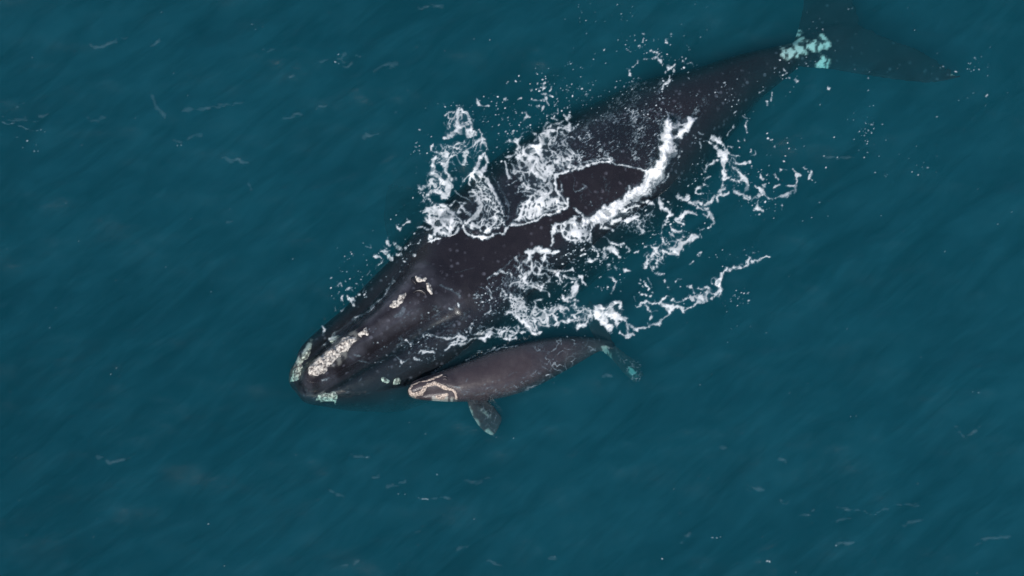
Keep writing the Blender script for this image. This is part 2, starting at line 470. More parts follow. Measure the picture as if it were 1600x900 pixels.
add_patch("callosity", MB, [(482, 576), (487, 569), (497, 560), (512, 548), (530, 535), (543, 523), (553, 523), (556, 530), (549, 542), (535, 553), (520, 566), (507, 582), (492, 588), (483, 585)], 0.16, M_CALL, mother, seed=1, label="long cream crusted bonnet along the snout")
add_patch("callosity", MB, [(559, 521), (566, 514), (574, 512), (575, 519), (568, 526), (561, 527)], 0.07, M_CALL, mother, seed=2)
add_patch("callosity", MB, [(606, 479), (612, 470), (622, 463), (634, 459), (632, 468), (622, 477), (611, 482)], 0.05, M_CALL, mother, seed=3)
add_patch("callosity", MB, [(651, 432, 2.5), (656, 438, 3.5), (662, 438, 3.5), (665, 435, 2.5)], 0.06, M_CALL, mother, seed=4)
add_patch("callosity", MB, [(670, 443, 3), (672, 449, 3.5), (674, 456, 3)], 0.05, M_CALL, mother, seed=5)
add_patch("callosity", MB, [(518, 530, 4), (526, 527, 5)], 0.04, M_CALL_LOW, mother, seed=6)
add_patch("callosity", MB, [(450, 588), (453, 576), (462, 563), (474, 552), (482, 540), (488, 534), (486, 545), (478, 560), (471, 573), (466, 588), (458, 598), (452, 597)], 0.08, M_CALL_LOW, mother, seed=7, label="greenish crusted patch at the tip of the lower jaw")
add_patch("callosity", MB, [(491, 628), (500, 618), (512, 612), (524, 615), (530, 622), (527, 630), (516, 637), (502, 636)], 0.09, M_CALL_LOW, mother, seed=8, label="greenish crusted patch on the chin")
add_patch("callosity", MB, [(600, 592, 4), (606, 595, 4)], 0.05, M_CALL_LOW, mother, seed=9)
add_patch("callosity", MB, [(618, 598, 3.5), (624, 596, 4)], 0.05, M_CALL_LOW, mother, seed=10)
for pts in ([(643, 434), (646, 438), (650, 444)], [(646, 457), (652, 454), (659, 454), (664, 458), (666, 461)]):
    w = [on_body(MB, *p) for p in pts]
    tube_part("blowhole", [(a[0], a[1], a[2] + 0.01, r) for a, r in zip(w, np.interp(np.linspace(0, 1, len(w)), [0, .5, 1], [0.015, 0.05, 0.015]))], M_SKIN, mother)

# ---- the calf ----------------------------------------------------
calf = whale_root("whale_calf", "small purple-grey whale calf with pink lip patches swimming beside the adult's head", 780, 585)
cv, cf = loft([
    (637, 610, 4, 0.00, 0.9), (643, 610, 11, 0.10, 0.8), (658, 608, 17, 0.15, 0.85), (682, 605, 22, 0.20, 0.95), (710, 601, 27, 0.24, 0.98), (745, 594, 33, 0.24, 0.98),
    (785, 583, 37, 0.22, 0.97), (822, 571, 36, 0.12, 0.97), (862, 557, 30, -0.02, 1.0), (900, 546, 21, -0.16, 1.05), (930, 539, 12, -0.30, 1.1), (948, 538, 8, -0.42, 1.0), (960, 540, 4, -0.5, 0.9)],
    n=150, m=72, power=2.15)
CR = [(646, 609, 7, 0.1), (668, 601, 9, 0.15), (690, 594, 12, .2), (712, 588, 17, .2)]
cw = path_world(CR, 0.15)
d_, w_, al_ = seg_dist(cv[:, 0], cv[:, 1], cw); x_ = (d_ + w_) / np.maximum(w_, 1e-3)
Lc = sum(math.hypot(b[0] - a[0], b[1] - a[1]) for a, b in zip(cw[:-1], cw[1:]))
fr = np.clip(al_ / Lc, 0, 1)
cv[:, 2] += smooth(-0.35, -0.1, cv[:, 2]) * (np.interp(fr, [0, 0.15, 0.6, 1], [0.06, 0.10, 0.08, 0.0]) * np.exp(-(x_ / 1.1) ** 3) - np.interp(fr, [0, 0.3, 0.8, 1], [0.05, 0.06, 0.03, 0]) * np.exp(-((x_ - 1.6) / 0.4) ** 2))
c_flip = blade([(728, 612, 764, 602, -0.36, 0.20), (731, 632, 760, 622, -0.42, 0.16), (738, 650, 773, 636, -0.46, 0.12), (748, 666, 784, 651, -0.48, 0.09), (757, 675, 783, 664, -0.49, 0.06), (768, 681, 774, 678, -0.5, 0.025)], 40, 16)
c_flip2 = blade([(735, 575, 770, 565, -0.5, 0.20), (728, 560, 770, 545, -0.7, 0.14), (730, 540, 768, 530, -0.9, 0.1), (745, 525, 755, 520, -1.0, 0.04)], 30, 16)
c_fl = blade([(938, 547, 955, 533, -0.46, 0.11), (949, 556, 968, 544, -0.8, 0.10), (962, 569, 984, 556, -1.15, 0.07), (976, 586, 1003, 571, -1.3, 0.05), (991, 598, 1006, 586, -1.3, 0.02)], 36, 14)
c_fl2 = blade([(936, 538, 960, 546, -0.42, 0.11), (926, 524, 956, 528, -0.55, 0.10), (918, 506, 946, 506, -0.75, 0.07), (915, 488, 934, 486, -0.95, 0.05), (920, 470, 926, 470, -1.05, 0.02)], 36, 14)
c_body = join_remesh("body", [(cv, cf), c_flip, c_flip2, c_fl, c_fl2], 0.02, M_CALF, calf, 4)
CB = bvh_of(c_body)
cvv = verts_of(c_body.data)
set_attr(c_body, "pale", patch_attr(cvv, [
    (-0.5, 0.5, [(942, 546, 3), (950, 549, 4), (956, 553, 3)]), (-1.28, 0.6, [(985, 578, 5), (992, 588, 7)]), (-0.5, 0.35, [(762, 676, 4), (771, 679, 3)]),
    (-0.45, 0.35, [(733, 638, 1.5), (741, 656, 2), (750, 670, 2)]), (-0.45, 0.18, [(750, 640, 2), (765, 650, 3)]),
    (-0.1, 0.4, [(675, 624, 2), (710, 626, 2)]), (0.0, 0.3, [(640, 618, 2), (652, 622, 2)])], 0, 8, 0.03))
gcx = fbm(cvv[:, 0] * 5, cvv[:, 1] * 5, 12, 5)
set_attr(c_body, "grey", np.clip(0.4 * gcx, 0, 0.3))
for k, (s, hh) in enumerate([
        ([(690, 586, 2.2), (680, 591, 2.6), (670, 594, 2.0), (655, 597, 2.0), (644, 602, 2.2), (639, 609, 2.2), (642, 616, 2.2), (650, 619, 2.0), (657, 613, 2.2), (663, 606, 2.4), (669, 600, 2.6)], 0.028),
        ([(669, 600, 2.6), (677, 599, 2.8), (686, 603, 2.6), (696, 606, 3.0), (706, 609, 3.0), (711, 614, 2.4)], 0.035),
        ([(683, 618, 2.5), (692, 620, 3.5), (699, 619, 2.2)], 0.02), ([(711, 616, 1.6), (712, 624, 2.2)], 0.02)]):
    add_patch("callosity", CB, s, hh, M_CALF_CALL, calf, step=0.010, lump=0.3, lscale=20, seed=20 + k)
for pts in ([(691, 589), (695, 588), (699, 590)], [(692, 593), (696, 592), (699, 594)]):
    w = [on_body(CB, *p) for p in pts]
    tube_part("blowhole", [(a[0], a[1], a[2] + 0.004, r) for a, r in zip(w, (0.008, 0.022, 0.008))], M_CALF, calf)
# ---------------------------------------------------------------- the sea
def ocean(Nn, L, peak, rms, wind, spread, small, seed, chop):
    r = np.random.default_rng(seed)
    k1 = 2 * np.pi * np.fft.fftfreq(Nn, L / Nn)
    KX, KY = np.meshgrid(k1, k1)          # [iy, ix]
    K = np.hypot(KX, KY); K[0, 0] = 1
    Lw = peak / 4.44
    ph = np.exp(-1 / (K * Lw) ** 2) / K ** 4 * np.exp(-(K * small) ** 2)
    c = (KX * wind[0] + KY * wind[1]) / K
    ph *= (np.abs(c) ** spread + 0.12)
    ph[0, 0] = 0
    h = np.sqrt(ph) * (r.normal(size=(Nn, Nn)) + 1j * r.normal(size=(Nn, Nn)))
    H = np.fft.ifft2(h).real; s = rms / H.std()
    DX = np.fft.ifft2(1j * KX / K * h).real * s * chop
    DY = np.fft.ifft2(1j * KY / K * h).real * s * chop
    return H * s, DX, DY
OL = 36.0; ON = 512
oH, oX, oY = ocean(ON, OL, 2.6, 0.050, (-0.42, 0.90), 3.0, 0.05, 4, 0.8)
o2, o2x, o2y = ocean(ON, OL, 11.0, 0.05, (0.55, 0.83), 5.0, 0.25, 9, 0.6)
oH = oH + o2; oX = oX + o2x; oY = oY + o2y
def o_at(a, x, y):
    gx = (x / OL % 1) * ON; gy = (y / OL % 1) * ON
    i = np.floor(gx).astype(int); j = np.floor(gy).astype(int); fx = gx - i; fy = gy - j
    fx = fx * fx * (3 - 2 * fx) * .5 + fx * .5; fy = fy * fy * (3 - 2 * fy) * .5 + fy * .5
    g = lambda p, q: a[(j + q) % ON, (i + p) % ON]
    return (g(0,0)*(1-fx)+g(1,0)*fx)*(1-fy) + (g(0,1)*(1-fx)+g(1,1)*fx)*fy

def axis(lo, hi, fine, mid_lo, mid_hi, mid, far):
    a = list(np.arange(lo, hi, fine))
    r = list(np.arange(hi, mid_hi, mid)); l = list(np.arange(lo - mid, mid_lo, -mid))[::-1]
    s = mid; x = r[-1]
    while x < far: s *= 1.35; x += s; r.append(x)
    s = mid; x = l[0]; ll = []
    while x > -far: s *= 1.35; x -= s; ll.append(x)
    return np.array(ll[::-1] + l + a + r)
wx = axis(-5.6, 7.4, 0.03, -22, 22, 0.10, 900)
wy = axis(-4.0, 6.8, 0.03, -18, 22, 0.10, 900)
WX0, WY0 = np.meshgrid(wx, wy)
fade = smooth(900, 60, np.hypot(WX0, WY0)) * smooth(-0.1, 0.3, 1.0 - 0 * WX0)
calm = 1 - 0.72 * smooth(1.2, -0.3, seg_dist(WX0, WY0, path_world([(500, 580, 40), (700, 460, 80), (960, 290, 110), (1100, 180, 60)], 0))[0])
WX = WX0 + o_at(oX, WX0, WY0) * fade * calm
WY = WY0 + o_at(oY, WX0, WY0) * fade * calm
WZ = o_at(oH, WX0, WY0) * fade * calm

# emergent parts of the two bodies, traced along the waterline
EMERGE = [
    [(655, 388), (668, 378), (690, 373), (713, 366), (724, 358), (730, 366), (748, 371), (770, 371), (790, 362), (800, 354), (828, 347), (850, 337), (878, 327), (888, 318),
     (902, 333), (914, 344), (895, 350), (880, 352), (868, 367), (856, 390), (832, 396), (818, 408), (797, 424), (770, 436), (750, 455), (725, 468), (700, 478), (672, 492), (640, 512), (605, 533), (575, 552),
     (556, 560), (530, 578), (505, 594), (484, 594), (474, 580), (490, 558), (520, 535), (548, 508), (572, 490), (600, 462), (630, 420)],
    [(889, 318), (884, 304), (873, 288), (870, 276), (888, 268), (900, 264), (916, 259), (945, 253), (972, 258), (1008, 268), (1016, 272), (1006, 288), (990, 302), (970, 317), (945, 332), (918, 345), (905, 338)],
]
EM_CALF = [(637, 604), (650, 595), (690, 582), (712, 580), (760, 563), (800, 549), (818, 546), (830, 556), (828, 574), (812, 588), (790, 597), (760, 602), (735, 604), (716, 608), (716, 624), (690, 629), (655, 625), (638, 618)]
def at_px(poly, z):
    return [tuple(unproj(a, b, z)[:2]) for a, b in poly]
BODY_X, BODY_Y = (WX > -5.5) & (WX < 7.3), (WY > -3.6) & (WY < 6.6)
near = BODY_X & BODY_Y
bz = np.full(WX.shape, -99.0)
bz[near] = np.maximum(top_z(MB, WX[near], WY[near]), top_z(CB, WX[near], WY[near]))
em = np.full(WX.shape, -9.0)
for poly in EMERGE: em[near] = np.maximum(em[near], poly_sd(WX[near], WY[near], at_px(poly, 0.12)))
em[near] = np.maximum(em[near], poly_sd(WX[near], WY[near], at_px(EM_CALF, 0.1)))
# water piled up where it breaks over the back
HUMP = [([(1047, 192, 1), (1043, 215, 1), (1033, 248, 1), (1012, 282, 1), (985, 306, 1), (955, 328, 1), (925, 343, 1)], 0.24, 0.20),
        ([(1045, 212, 1), (1066, 204, 1), (1082, 190, 1)], 0.12, 0.14),
        ([(742, 262, 1), (760, 280, 1), (778, 315, 1), (788, 345, 1)], 0.12, 0.20),
        ([(668, 372, 1), (690, 360, 1), (705, 345, 1)], 0.12, 0.2), ([(728, 352, 1), (745, 362, 1), (775, 360, 1)], 0.08, 0.15)]
hump = np.zeros(WX.shape)
for pts, h, s in HUMP:
    d, w, _ = seg_dist(WX[near], WY[near], path_world(pts, 0.1))
    hump[near] = np.maximum(hump[near], h * np.exp(-((d + w) / s) ** 2))
WZ = WZ + hump
film = 0.012 + 0.05 * smooth(0.0, -0.4, em) + 0.5 * hump
cap = np.where(bz < 0.32, bz, -99)
out_z = np.where(em > -1.3, np.maximum(WZ, cap + film), WZ)
out_z = np.where((bz > -0.9) & (em > -1.5), np.minimum(out_z, bz + 0.015 + 0.55 * np.maximum(-em, 0) + np.maximum(0, 0.1 - em * 2) * (bz < -0.5)), out_z)
in_z = np.minimum(WZ, bz - 0.06)
t = smooth(-0.015, 0.015, em)
WZ = np.where(bz > -0.6, out_z * (1 - t) + in_z * t, WZ)

SURF = (wx, wy, WZ)          # sampled later by the foam
def surf_z(x, y):
    i = np.clip(np.searchsorted(wx, x) - 1, 0, len(wx) - 2); j = np.clip(np.searchsorted(wy, y) - 1, 0, len(wy) - 2)
    fx = np.clip((x - wx[i]) / (wx[i+1] - wx[i]), 0, 1); fy = np.clip((y - wy[j]) / (wy[j+1] - wy[j]), 0, 1)
    return (WZ[j, i]*(1-fx) + WZ[j, i+1]*fx)*(1-fy) + (WZ[j+1, i]*(1-fx) + WZ[j+1, i+1]*fx)*fy

mw, nt, out = mat_new("sea_water"); L = nt.links
tc = N(nt, "ShaderNodeTexCoord")
nb = N(nt, "ShaderNodeTexNoise", Scale=3.2, Detail=2.0, Roughness=0.55, Distortion=0.4)
mp_ = N(nt, "ShaderNodeMapping"); mp_.vector_type = 'TEXTURE'; mp_.inputs["Scale"].default_value = (1.6, 0.75, 1.0); mp_.inputs["Rotation"].default_value = (0, 0, R(28))
L.new(tc.outputs["Object"], mp_.inputs[0]); L.new(mp_.outputs[0], nb.inputs["Vector"])
# small sharp crests: ridged ripples gathered in loose bands
rd = N(nt, "ShaderNodeTexNoise", Scale=0.85, Detail=3.0, Roughness=0.5, Distortion=0.6); rd.noise_type = 'RIDGED_MULTIFRACTAL'; rd.normalize = True
rd.inputs["Offset"].default_value = 0.9; rd.inputs["Gain"].default_value = 1.4
mp2 = N(nt, "ShaderNodeMapping"); mp2.inputs["Scale"].default_value = (0.55, 1.25, 1.0); mp2.inputs["Rotation"].default_value = (0, 0, R(-14))
L.new(tc.outputs["Object"], mp2.inputs[0]); L.new(mp2.outputs[0], rd.inputs["Vector"])
rr_ = ramp(nt, rd.outputs[0], [(0.52, (0, 0, 0)), (0.97, (1, 1, 1))]); rr_.color_ramp.interpolation = 'EASE'
mk = N(nt, "ShaderNodeTexNoise", Scale=0.42, Detail=2.0); L.new(tc.outputs["Object"], mk.inputs["Vector"])
mkr = ramp(nt, mk.outputs[0], [(0.46, (0, 0, 0)), (0.66, (1, 1, 1))])
rm = N(nt, "ShaderNodeMath", operation='MULTIPLY'); L.new(rr_.outputs[0], rm.inputs[0]); L.new(mkr.outputs[0], rm.inputs[1])
hs = N(nt, "ShaderNodeMath", operation='MULTIPLY_ADD'); L.new(rm.outputs[0], hs.inputs[0]); hs.inputs[1].default_value = 0.0; nbs = N(nt, "ShaderNodeMath", operation='MULTIPLY'); L.new(nb.outputs[0], nbs.inputs[0]); nbs.inputs[1].default_value = 0.38; L.new(nbs.outputs[0], hs.inputs[2])
bp = N(nt, "ShaderNodeBump", Strength=1.0, Distance=0.07); L.new(hs.outputs[0], bp.inputs["Height"])
fr_ = N(nt, "ShaderNodeFresnel", IOR=1.333); L.new(bp.outputs[0], fr_.inputs["Normal"])
gl = N(nt, "ShaderNodeBsdfGlossy", Roughness=0.012); L.new(bp.outputs[0], gl.inputs["Normal"])
tr = N(nt, "ShaderNodeBsdfTransparent")
gm = N(nt, "ShaderNodeNewGeometry")
fm = N(nt, "ShaderNodeMath", operation='SUBTRACT', use_clamp=True); L.new(fr_.outputs[0], fm.inputs[0]); L.new(gm.outputs["Backfacing"], fm.inputs[1])
mx = N(nt, "ShaderNodeMixShader"); L.new(fm.outputs[0], mx.inputs[0]); L.new(tr.outputs[0], mx.inputs[1]); L.new(gl.outputs[0], mx.inputs[2])
# streaks of swell-focused light, painted as a faint diffuse film along the wind
mp3 = N(nt, "ShaderNodeMapping"); mp3.vector_type = 'TEXTURE'; mp3.inputs["Rotation"].default_value = (0, 0, R(40)); mp3.inputs["Scale"].default_value = (2.2, 0.55, 1.0)
L.new(tc.outputs["Object"], mp3.inputs[0])
ws1 = N(nt, "ShaderNodeTexNoise", Scale=1.0, Detail=6.0, Roughness=0.62, Distortion=0.5); L.new(mp3.outputs[0], ws1.inputs["Vector"])
ws2 = N(nt, "ShaderNodeTexNoise", Scale=0.12, Detail=3.0); L.new(tc.outputs["Object"], ws2.inputs["Vector"])
wsa = N(nt, "ShaderNodeMath", operation='MULTIPLY_ADD'); L.new(ws2.outputs[0], wsa.inputs[0]); wsa.inputs[1].default_value = 0.6; L.new(ws1.outputs[0], wsa.inputs[2])
ws3 = N(nt, "ShaderNodeTexNoise", Scale=4.5, Detail=4.0, Roughness=0.6, Distortion=0.8); L.new(mp3.outputs[0], ws3.inputs["Vector"])
wsb = N(nt, "ShaderNodeMath", operation='MULTIPLY_ADD'); L.new(ws3.outputs[0], wsb.inputs[0]); wsb.inputs[1].default_value = 0.40; L.new(wsa.outputs[0], wsb.inputs[2])
wsc = N(nt, "ShaderNodeMath", operation='SUBTRACT'); L.new(wsb.outputs[0], wsc.inputs[0]); wsc.inputs[1].default_value = 0.20
wsr = ramp(nt, wsc.outputs[0], [(0.60, (0, 0, 0)), (1.0, (0.080,) * 3)])
wsg = N(nt, "ShaderNodeMath", operation='SUBTRACT', use_clamp=True); opn = N(nt, "ShaderNodeAttribute", attribute_name="open_water"); wso = N(nt, "ShaderNodeMath", operation='MULTIPLY'); L.new(wsr.outputs[0], wso.inputs[0]); L.new(opn.outputs["Fac"], wso.inputs[1]); L.new(wso.outputs[0], wsg.inputs[0]); L.new(gm.outputs["Backfacing"], wsg.inputs[1])
wd = N(nt, "ShaderNodeBsdfDiffuse"); wd.inputs[0].default_value = (0.03, 0.23, 0.33, 1)
mx3 = N(nt, "ShaderNodeMixShader"); L.new(wsg.outputs[0], mx3.inputs[0]); L.new(mx.outputs[0], mx3.inputs[1]); L.new(wd.outputs[0], mx3.inputs[2])
L.new(mx3.outputs[0], out.inputs["Surface"])
vs = N(nt, "ShaderNodeVolumeScatter", Density=0.062, Anisotropy=-0.25); vs.inputs["Color"].default_value = (0.10, 0.74, 0.97, 1)
va = N(nt, "ShaderNodeVolumeAbsorption", Density=1.0); va.inputs["Color"].default_value = (0.15, 0.69, 0.73, 1)
av = N(nt, "ShaderNodeAddShader"); L.new(vs.outputs[0], av.inputs[0]); L.new(va.outputs[0], av.inputs[1])
L.new(av.outputs[0], out.inputs["Volume"])

ny, nx_ = WX.shape
top = np.stack([WX, WY, WZ], -1)
top[0, :, 1] = WY0[0]; top[-1, :, 1] = WY0[-1]
idx = np.arange(ny * nx_).reshape(ny, nx_)
F = np.stack([idx[:-1, :-1], idx[:-1, 1:], idx[1:, 1:], idx[1:, :-1]], -1).reshape(-1, 4)
ring = np.concatenate([idx[0, :-1], idx[:-1, -1], idx[-1, :0:-1], idx[:0:-1, 0]])
low = top.reshape(-1, 3)[ring].copy(); low[:, 2] = -26.0
V = np.concatenate([top.reshape(-1, 3), low, [[0, 0, -26.0]]])
nr = len(ring); b0 = ny * nx_; r2 = np.roll(np.arange(nr), -1)
side = np.stack([ring, b0 + np.arange(nr), b0 + r2, np.roll(ring, -1)], -1)
me_f = [F, side]
c_i = b0 + nr
# the floor is a fan of quads round the centre (pairs of ring edges)
fan = [(c_i, int(b0 + (k + 2) % nr), int(b0 + (k + 1) % nr), int(b0 + k)) for k in range(0, nr - 1, 2)]
F_all = np.concatenate([F, side, np.array(fan)])
sea = mesh_np("sea", V, F_all, mw)
sea["kind"] = "structure"
# the painted light streaks fade out over the two bodies
opw = np.ones(WX.shape)
for pts in ([(470, 592, 40), (560, 560, 75), (690, 470, 112), (820, 370, 128), (960, 270, 122), (1050, 205, 98), (1150, 130, 48), (1250, 80, 22)],            [(640, 608, 14), (740, 594, 38), (820, 570, 38), (900, 546, 24), (950, 542, 14), (990, 578, 16)], [(750, 625, 20), (768, 668, 14)]):
    d, _, _ = seg_dist(WX, WY, path_world(pts, -0.2)); opw = np.minimum(opw, smooth(-0.15, 0.45, d))
d, _, _ = seg_dist(WX, WY, path_world([(1255, 30, 50), (1300, 60, 55), (1400, 95, 30), (1490, 118, 6)], -0.6)); opw = np.minimum(opw, 0.35 + 0.65 * smooth(-0.3, 0.6, d))
set_attr(sea, "open_water", np.r_[opw.ravel(), np.zeros(len(sea.data.vertices) - opw.size)])
# ---------------------------------------------------------------- foam
# strokes: (strength, [(u, v, half width), ...]) following the streaks of foam, with some painted glints and sheen
ST = []
def S(a, *p): ST.append((a, p))
# left shoulder, loose grey swirls
S(.85,(715,168,1.5),(714,176,3.5),(713,188,4),(717,200,5),(711,209,6),(703,213,4),(692,217,2)); S(.85,(722,172,3),(731,182,2.5),(735,196,3),(735,203,6),(729,207,6),(740,208,3.5))
S(.5,(722,190,3),(716,205,6),(726,210,4)); S(.9,(743,154,2),(749,162,1.8),(762,165,1.3)); S(.7,(750,206,2),(752,218,3),(742,223,2),(739,227,1.2)); S(.7,(752,220,2),(760,232,2.5),(758,236,2))
S(.7,(707,231,2),(714,225,2),(722,225,2),(729,228,1.5)); S(.75,(707,231,2),(716,232,1.5)); S(.7,(676,227,1.5),(677,237,1.8),(686,242,3),(696,240,3),(695,233,1.8)); S(.75,(697,240,4),(695,256,5),(691,258,2))
S(.75,(679,246,3),(676,260,3),(678,272,4.5),(683,276,4),(690,283,5),(700,285,6),(702,299,5),(704,304,3)); S(.7,(693,246,3),(699,260,3),(702,272,5),(707,283,3)); S(.75,(713,243,2),(704,249,3),(699,258,4),(698,266,2))
S(.7,(655,292,1.5),(657,302,3),(664,311,3),(672,303,4),(684,299,5),(696,305,5)); S(.7,(722,238,2),(730,235,3),(726,246,2)); S(.7,(726,247,1.8),(722,258,1.5),(713,242,1)); S(.6,(668,290,2),(660,298,2),(655,303,2))
S(.8,(686,298,1.5),(693,303,1.5),(700,305,1.2)); S(.6,(660,315,2),(668,311,2),(676,318,2))
# bright boil left of the back
S(1,(668,377,1.4),(682,374.5,1.5),(700,371.5,1.5),(710,366,1.6),(717,357,1.2)); S(1,(672,373,3),(680,366,3)); S(.95,(664,330,6),(674,326,7),(684,333,8),(694,338,7),(702,345,7),(706,352,6),(700,362,5))
S(.85,(668,345,6),(676,355,5),(688,362,6),(700,366,4)); S(.9,(692,322,4),(702,328,4),(712,336,3),(720,345,2)); S(.7,(716,331,2),(722,323,3),(728,333,1.5)); S(.8,(711,347,2),(720,349,2.5),(727,345,2))
S(.7,(652,356,1.2),(660,355,1.2),(668,360,1.5)); S(.6,(705,318,2.5),(712,312,2),(720,316,1.5),(728,317,1))
# the folded sheet of water beside it
S(1,(756,240,2),(752,249,2),(748,257,3.5),(742,265,7),(738,273,6)); S(1,(757,242,1.6),(760,254,2),(757,262,4),(750,268,6)); S(.9,(750,275,2),(760,279,2),(766,288,2.2),(771,300,2.6),(776,308,2.2),(784,322,1.2),(790,338,.9))
S(.9,(736,276,1.6),(734,290,1.5)); S(.75,(741,276,1.2),(746,290,2),(752,302,3),(754,311,4)); S(.95,(738,302,3),(746,311,5),(752,318,5),(752,330,5.5),(746,340,6),(736,343,4),(729,349,2.8))
S(1,(724.5,353,1.3),(726,361,1.5),(733,367,1.9),(745,371,2),(762,371.5,2),(776,368,1.7),(788,363.5,1.5),(799,354,1.4)); S(.85,(772,340,2.8),(770,350,2),(765,360,3),(756,364,2)); S(.6,(765,362,4),(780,358,3))
S(.5,(758,315,1.5),(768,322,1.5),(775,330,1)); S(.55,(780,290,.8),(788,308,.9),(796,326,1),(794,345,.9)); S(.5,(773,300,.8),(784,318,.9),(790,332,.9),(784,352,1)); S(.5,(770,275,.8),(784,298,.8),(798,320,.8))
S(.7,(712,298,1),(722,306,1.1),(731,310,1),(738,318,1)); S(.6,(740,350,1),(752,352,1),(765,349,1)); S(.6,(730,353,1),(742,358,.9)); S(.5,(722,290,1),(727,280,1),(735,271,1.2))
S(.7,(722,278,.9),(723,290,.9)); S(.6,(728,330,2),(735,335,2))
# lace draining across the upper back
S(.95,(868,275,1.8),(869,284,2.6),(871,294,2.8),(877,304,3.6),(882,312,3),(887,318,2)); S(1,(888,309,1.3),(889,319,1.6),(882,325,1.7),(870,331,1.8),(858,335,1.8),(846,338,1.6),(836,344,1.6),(824,349,1.6),(810,352,1.5),(798,354,1.3))
S(.95,(866,276,1.7),(876,270,2),(884,267.5,2),(892,265,1.5)); S(.6,(880,322,3),(862,328,3),(846,332,3),(834,340,3)); S(.65,(898,324,1),(906,334,1.2),(913,342,1.1))
S(.9,(849,200,2.5),(850,212,5),(847,222,7),(842,226,6)); S(.8,(856,228,2),(864,237,2.2),(872,243,2),(880,250,2),(889,257,2.5),(896,261,3.4),(904,265,2.6),(908,261,1.6)); S(.7,(838,228,3),(831,238,3),(828,250,4),(834,262,4.5),(842,270,4),(850,276,3.5))
S(.85,(794,248,2),(803,242,2),(811,233,2.4),(817,237,2.5),(826,241,2),(838,237,2)); S(.75,(809,225,3),(814,232,3)); S(.8,(789,253,1),(791,265,1),(796,275,1.1),(801,279,1.2)); S(.8,(800,257,2),(804,263,1.6),(806,272,2),(814,262,1.3),(812,253,1.3),(816,248,1.4))
S(.7,(806,258,1.5),(816,260,1.5),(826,254,2)); S(.8,(816,270,1.6),(822,282,1.6),(828,294,2),(836,304,2.6)); S(.7,(835,262,1.6),(842,280,2),(846,292,3),(854,302,3.4)); S(.8,(814,299,2.4),(824,300,2.4),(832,303,2.6),(842,306,2.6),(853,305,3),(862,298,2.6))
S(.7,(818,286,2),(826,296,2),(818,292,2)); S(.6,(860,270,3),(858,282,3),(862,292,3)); S(.75,(845,270,2),(852,255,1.5),(866,252,1.6),(880,258,1.5)); S(.7,(862,230,1.3),(868,222,1.3),(884,214,1),(898,216,.9)); S(.7,(868,240,1.4),(876,246,2),(864,248,2))
S(.75,(806,336,.9),(810,320,1),(815,313,1),(818,318,1)); S(.6,(823,322,1.5),(832,316,1.5),(840,312,1.5)); S(.6,(826,330,2),(838,326,2),(850,322,1.5),(862,318,2)); S(.5,(818,342,2),(830,336,2))
S(.9,(863,184,1.8),(871,187,2.2)); S(.75,(884,178,2.5),(889,187,3.4),(888,196,3),(880,201,2)); S(.75,(880,201,1.6),(893,203,1.5),(897,199,1.6),(902,195,1)); S(.6,(872,170,2),(874,178,1.6),(866,178,1.2)); S(.5,(848,200,2),(858,192,2),(870,194,2),(880,188,2))
S(.5,(830,205,2),(838,212,2),(832,220,2)); S(.6,(820,187,2),(824,180,2.2),(830,182,2)); S(.6,(806,222,2),(814,216,2.6),(818,210,2)); S(.5,(786,224,1),(794,220,1.4),(803,222,1.2))
S(.5,(902,240,1),(908,252,1.4),(908,262,1.4)); S(.6,(890,232,1.2),(900,242,1.4),(905,254,1.2)); S(.6,(890,270,.8),(897,280,1),(897,296,1),(900,300,1)); S(.5,(900,298,1.2),(914,294,1.2)); S(.45,(912,288,.9),(922,298,1.1),(926,302,1)); S(.4,(880,300,1.2),(876,284,1.2))
S(.9,(893,266,1.6),(903,264,1.4),(911,263,1.8),(919,258,1.6),(930,253.5,1.5),(944,252.5,1.4),(955,253,1.7),(963,256,1.2),(976,259,1.1),(988,262,1.5),(1000,264,1.6),(1011,268,1)); S(.5,(905,258,2.5),(918,252,2),(940,248,2),(960,250,2))
# the breaking roll over the loins
S(1.1,(1046,188,1.2),(1045,196,4.5),(1042,205,9),(1043,216,12),(1043,226,12),(1040,238,11),(1034,250,10),(1026,263,9),(1017,276,8),(1006,290,8.5),(994,301,9)); S(1.06,(994,301,9),(980,312,10),(968,321,12),(956,330,14),(946,337,12),(936,343,8)); S(.45,(1048,240,9),(1036,262,9),(1022,282,9),(1006,300,8),(990,312,8))
S(1,(1050,216,6),(1060,212,5.5),(1066,204,4.5),(1074,198,3.5),(1082,190,2.5),(1086,186,1)); S(.95,(1044,200,5),(1056,197,4),(1066,194,3)); S(.6,(1046,190,1.5),(1045,180,.8),(1040,172,.6)); S(.5,(1056,195,1.5),(1060,182,.8))
S(.6,(1034,260,4),(1022,276,4),(1010,292,4)); S(.95,(936,343,6),(924,344,5),(912,347,5),(902,352,5),(890,350,3)); S(1,(955,336,3),(962,344,4),(975,346,4.5),(986,342,4),(995,338,2)); S(.95,(942,354,2),(952,357,3),(957,359,1.5))
S(.95,(975,330,2.5),(986,324,2),(1000,320,1.6)); S(.95,(1003,314,2.6),(1012,317,2.2),(1022,321,2)); S(.9,(1030,312,4),(1034,318,4.5),(1036,325,3.2),(1042,326,3)); S(.85,(1042,327,2),(1046,332,2)); S(1,(1043,336,2.8),(1049,337,2.2))
S(.8,(993,343,1.2),(1000,347,2.6),(999,352,1.5)); S(.8,(1006,352,1),(1005,358,2),(1003,363,3.4),(1000,364,2)); S(.7,(1005,340,1),(1009,348,1.4)); S(.6,(1010,335,2),(1020,331,1.4))
